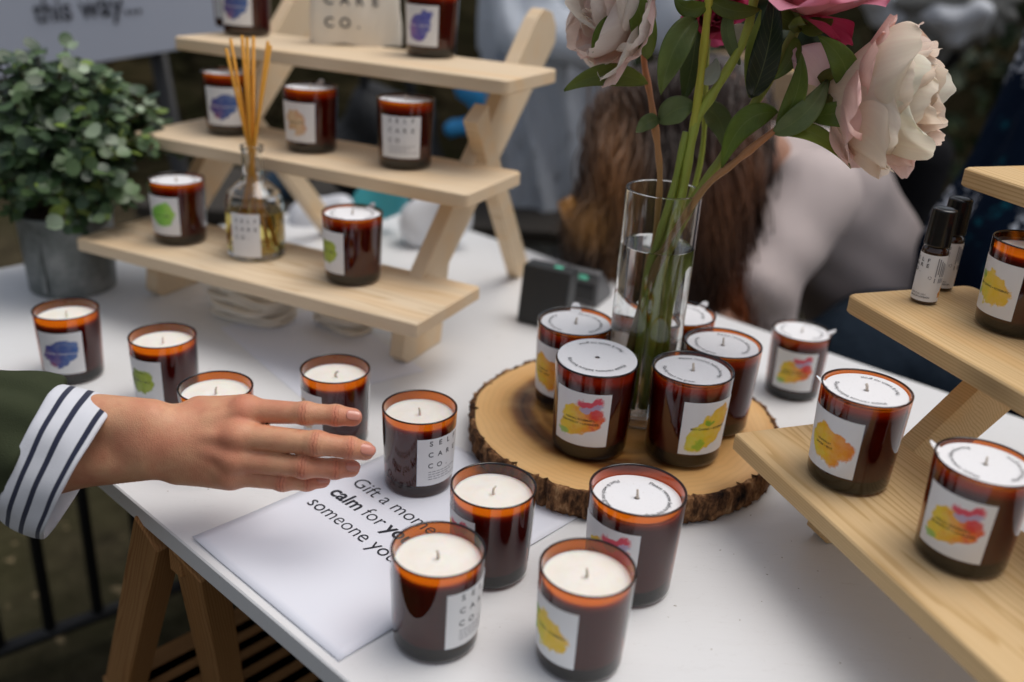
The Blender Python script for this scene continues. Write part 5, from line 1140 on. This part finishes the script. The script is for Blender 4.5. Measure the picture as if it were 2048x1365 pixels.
m = surface(fn, [X0[0]-.42, 1.85, -T+.10], [X0[0]+.62, 2.75, 1.02], .016); obj('coat', m, cloth('grey_cloth', (.56, .60, .66), folds=6), gp, world=True)
hd = A(1180, -420, 2.3); m = surface(lambda P: smin(seg_d(P, hd, hd+[0, -.01, .08], .078, .088), seg_d(P, hd-[0, 0, .16], hd, .055, .055), .03), hd-[.14, .14, .2], hd+[.14, .14, .22], .012); obj('head', m, M_SKIN2, gp, world=True)
m = surface(lambda P: smin(seg_d(P, A(1160, 95, 2.05), A(1195, 100, 2.02), .030, .022), A(1160, 95, 2.05)[0]*0+9., .01), A(1170, 95, 2.04)-.07, A(1170, 95, 2.04)+.08, .008); obj('forearm', m, M_SKIN2, gp, world=True)
for dx in (-.07, .08):
    m = MB(); m.tube([(X0[0]+dx, 2.32, -T+.30), (X0[0]+dx, 2.32, -T+.06), (X0[0]+dx, 2.22, -T+.035)], [.05, .045, .04], 12); obj('shoe', m, simple('shoe_grey', (.05, .05, .055), .5), gp, world=True)
# navy floral dress at the right
k = N('floral_cloth'); co = k.co(); v = k.mp(co, sc=(1, 1, .62)); vo = k.n('TexVoronoi'); k.L(v, vo.inputs['Vector']); vo.inputs['Scale'].default_value = 9.5; vo.inputs['Randomness'].default_value = .9
cl = k.mr(k.math('ADD', vo.outputs['Distance'], k.math('MULTIPLY', k.noise(co, 45, 3), .35)), .58, .50); dots = k.mr(k.noise(co, 85, 2), .50, .58); f = k.math('MULTIPLY', cl, dots); teal = k.math('MULTIPLY', k.mr(k.noise(co, 16, 2), .58, .66), dots)
b = k.mix(teal, (.004, .010, .024), (.006, .070, .10)); b = k.mix(f, b, (.62, .66, .72)); k.set(base=b, rough=.9, spec=.08); k.bump(k.noise(k.mp(co, sc=(1, 1, .25)), 12, 2), .7, .03); M_FLORAL = k.m
nd = thing('person', 'person in a long navy dress with white floral print standing at the right edge', 'person', (.98, 1.75, -T)); X1 = A(2165, 250, 1.77)
def fn(P):
    f = seg_d(P, [X1[0]+.02, 1.78, .85], [X1[0]+.03, 1.78, .45], .14, .13); f = smin(f, seg_d(P, [X1[0]+.03, 1.78, .45], [X1[0]-.03, 1.75, .0], .13, .18), .05); f = smin(f, seg_d(P, [X1[0]-.03, 1.75, .0], [X1[0]-.04, 1.75, -T+.15], .18, .23), .05); f = smin(f, seg_d(P, [X1[0]-.10, 1.75, .80], [X1[0]-.12, 1.70, .45], .045, .04), .03)
    return f+folds(P, X1, .012, 8)
m = surface(fn, [X1[0]-.40, 1.35, -T+.04], [X1[0]+.38, 2.15, 1.02], .016); obj('dress', m, M_FLORAL, nd, world=True)
hd = np.array([X1[0]+.02, 1.76, 1.17]); m = surface(lambda P: smin(seg_d(P, hd, hd+[0, -.01, .08], .076, .086), seg_d(P, hd-[0, 0, .2], hd, .052, .052), .03), hd-[.14, .14, .24], hd+[.14, .14, .22], .012); obj('head', m, M_SKIN2, nd, world=True)
m = surface(lambda P: seg_d(P, hd+[0, .03, .10], hd+[0, .05, -.08], .092, .08), hd-[.16, .14, .24], hd+[.16, .18, .24], .013); obj('hair', m, simple('brown_hair', (.05, .025, .012), .5), nd, world=True)
for dx in (-.09, .07):
    m = MB(); m.tube([(X1[0]+dx, 1.78, -T+.16), (X1[0]+dx, 1.78, -T+.05), (X1[0]+dx, 1.66, -T+.03)], [.04, .04, .035], 12); obj('shoe', m, simple('shoe_dark', (.02, .02, .02), .5), nd, world=True)
# white shirted person further back
wp_ = thing('person', 'person in a white shirt holding a grey cloth, behind the big open peony', 'person', (1.35, 2.9, -T)); X2 = A(1830, 20, 2.9)
def fn(P):
    f = seg_d(P, A(1860, -330, 2.95), A(1870, -40, 2.95), .17, .15); f = smin(f, seg_d(P, A(1740, -260, 2.9), A(1765, -20, 2.8), .06, .05), .03); f = smin(f, seg_d(P, A(1765, 5, 2.8), A(1930, 40, 2.72), .055, .06), .03)
    return f+.012*np.sin(P[:, 0]*46+P[:, 2]*30)+.008*np.sin(P[:, 2]*70-P[:, 0]*20)
m = surface(fn, X2-[.40, .45, .30], X2+[.40, .40, .62], .016); obj('shirt', m, cloth('white_shirt', (.56, .58, .62)), wp_, world=True)
def fn(P):
    f = seg_d(P, A(1900, 20, 2.75), A(1880, 110, 2.75), .15, .03, ((0, 1, 0), 2.6)); f = smin(f, seg_d(P, A(1960, 10, 2.75), A(1850, 60, 2.74), .10, .07, ((0, 1, 0), 2.4)), .05); return f+.016*np.sin(np.arctan2(P[:, 0]-A(1940, 0, 2.75)[0], P[:, 2]-A(1940, 0, 2.75)[2])*16)
q = A(1900, 60, 2.75); m = surface(fn, q-[.32, .2, .30], q+[.32, .2, .30], .014); obj('held_cloth', m, cloth('grey_sheet', (.20, .20, .19)), wp_, world=True)
def fn(P): return smin(seg_d(P, A(1870, -40, 2.95), A(1850, 60, 2.98), .14, .14), smin(seg_d(P, [X2[0]-.02, 2.98, -.05], [X2[0]-.06, 2.98, -T+.1], .10, .06), seg_d(P, [X2[0]+.14, 2.98, -.05], [X2[0]+.14, 2.98, -T+.1], .10, .06), .02), .06)
m = surface(fn, [X2[0]-.35, 2.7, -T], [X2[0]+.45, 3.25, .45], .016); obj('trousers', m, cloth('dark_trousers', (.012, .012, .014)), wp_, world=True)
hd = A(1865, -520, 2.9); m = surface(lambda P: smin(seg_d(P, hd, hd+[0, -.01, .08], .078, .088), seg_d(P, hd-[0, 0, .2], hd, .055, .055), .03), hd-[.14, .14, .24], hd+[.14, .14, .22], .012); obj('head', m, M_SKIN2, wp_, world=True)

# bags behind the left stand
k = N('bag_cloth'); k.set(base=(.010, .011, .013), rough=.7); k.bump(k.noise(k.co(), 9, 3), .8, .03); M_BAG = k.m
def bag(px0, py0, px1, py1, y, label, mat, dp=.16, strap=True, base_z=None):
    a, b = aty(px0, py1, y), aty(px1, py0, y); w_ = abs(b[0]-a[0]); h_ = b[2]-a[2]; c_ = np.array([(a[0]+b[0])/2, y+dp/2, a[2]])
    o = thing('bag', label, 'bag', c_, 0, 'bags behind the display'); m = surface(lambda P: seg_d(P, [-w_*.22, 0, h_*.30], [w_*.22, 0, h_*.30], h_*.30, h_*.30, ((0, 1, 0), h_*.6/dp)) if False else smin(seg_d(P, [-w_*.20, 0, h_*.32], [w_*.20, 0, h_*.32], w_*.30, w_*.30), seg_d(P, [-w_*.10, 0, h_*.70], [w_*.12, 0, h_*.70], w_*.28, w_*.26), .06)+.010*np.sin(P[:, 0]*40+P[:, 2]*25), [-w_*.62, -w_*.45, -.02], [w_*.62, w_*.45, h_*1.15], .013); obj('bag_body', m, mat, o)
    if strap: m = MB(); m.tube(bez([(-w_*.2, -.02, h_*.92), (-w_*.12, -.04, h_*1.16), (w_*.12, -.04, h_*1.16), (w_*.2, -.02, h_*.92)]), .010, 8); obj('handle', m, mat, o)
    return o
bn = thing('bench', 'dark timber bench behind the table holding the bags', 'bench', (-.10, 2.25, -T)); zb = aty(750, 420, 2.1)[2]
m = MB(); m.box((-.85, 2.02, zb-.03), (.25, 2.42, zb), bev=.003); obj('seat', m, simple('dark_timber', (.03, .024, .018), .7), bn, world=True, smooth=False)
for x_ in (-.80, .20):
    for y_ in (2.05, 2.38): m = MB(); m.box((x_-.02, y_-.02, -T), (x_+.02, y_+.02, zb-.031)); obj('leg', m, simple('dark_timber2', (.03, .024, .018), .7), bn, world=True, smooth=False)
bag(640, 190, 900, 420, 2.08, 'black bag with a handle seen between the middle and top shelves', M_BAG)
bag(880, 130, 975, 330, 2.04, 'bright blue folded bag beside the slanted upright', simple('bright_blue', (.03, .28, .60), .6), strap=False)
bag(520, 330, 600, 430, 2.06, 'small black and blue bag behind the diffuser bottle', simple('navy_bag', (.02, .05, .09), .6), strap=False)
bag(700, 355, 800, 480, 1.62, 'turquoise paper bag standing behind the olive labelled candle', simple('turquoise', (.05, .36, .42), .6), strap=False)
bag(800, 400, 930, 520, 1.56, 'white plastic bag lying behind the left stand', simple('white_plastic', (.70, .72, .76), .4), strap=False)
bag(575, 420, 690, 500, 1.66, 'white carrier bag behind the reed diffuser', simple('white_plastic2', (.66, .68, .74), .4), strap=False)
# lift everything so that the ground lies at zero and the table top at its real height
for o in list(S.objects):
    if o.parent is None: o.location.z += T
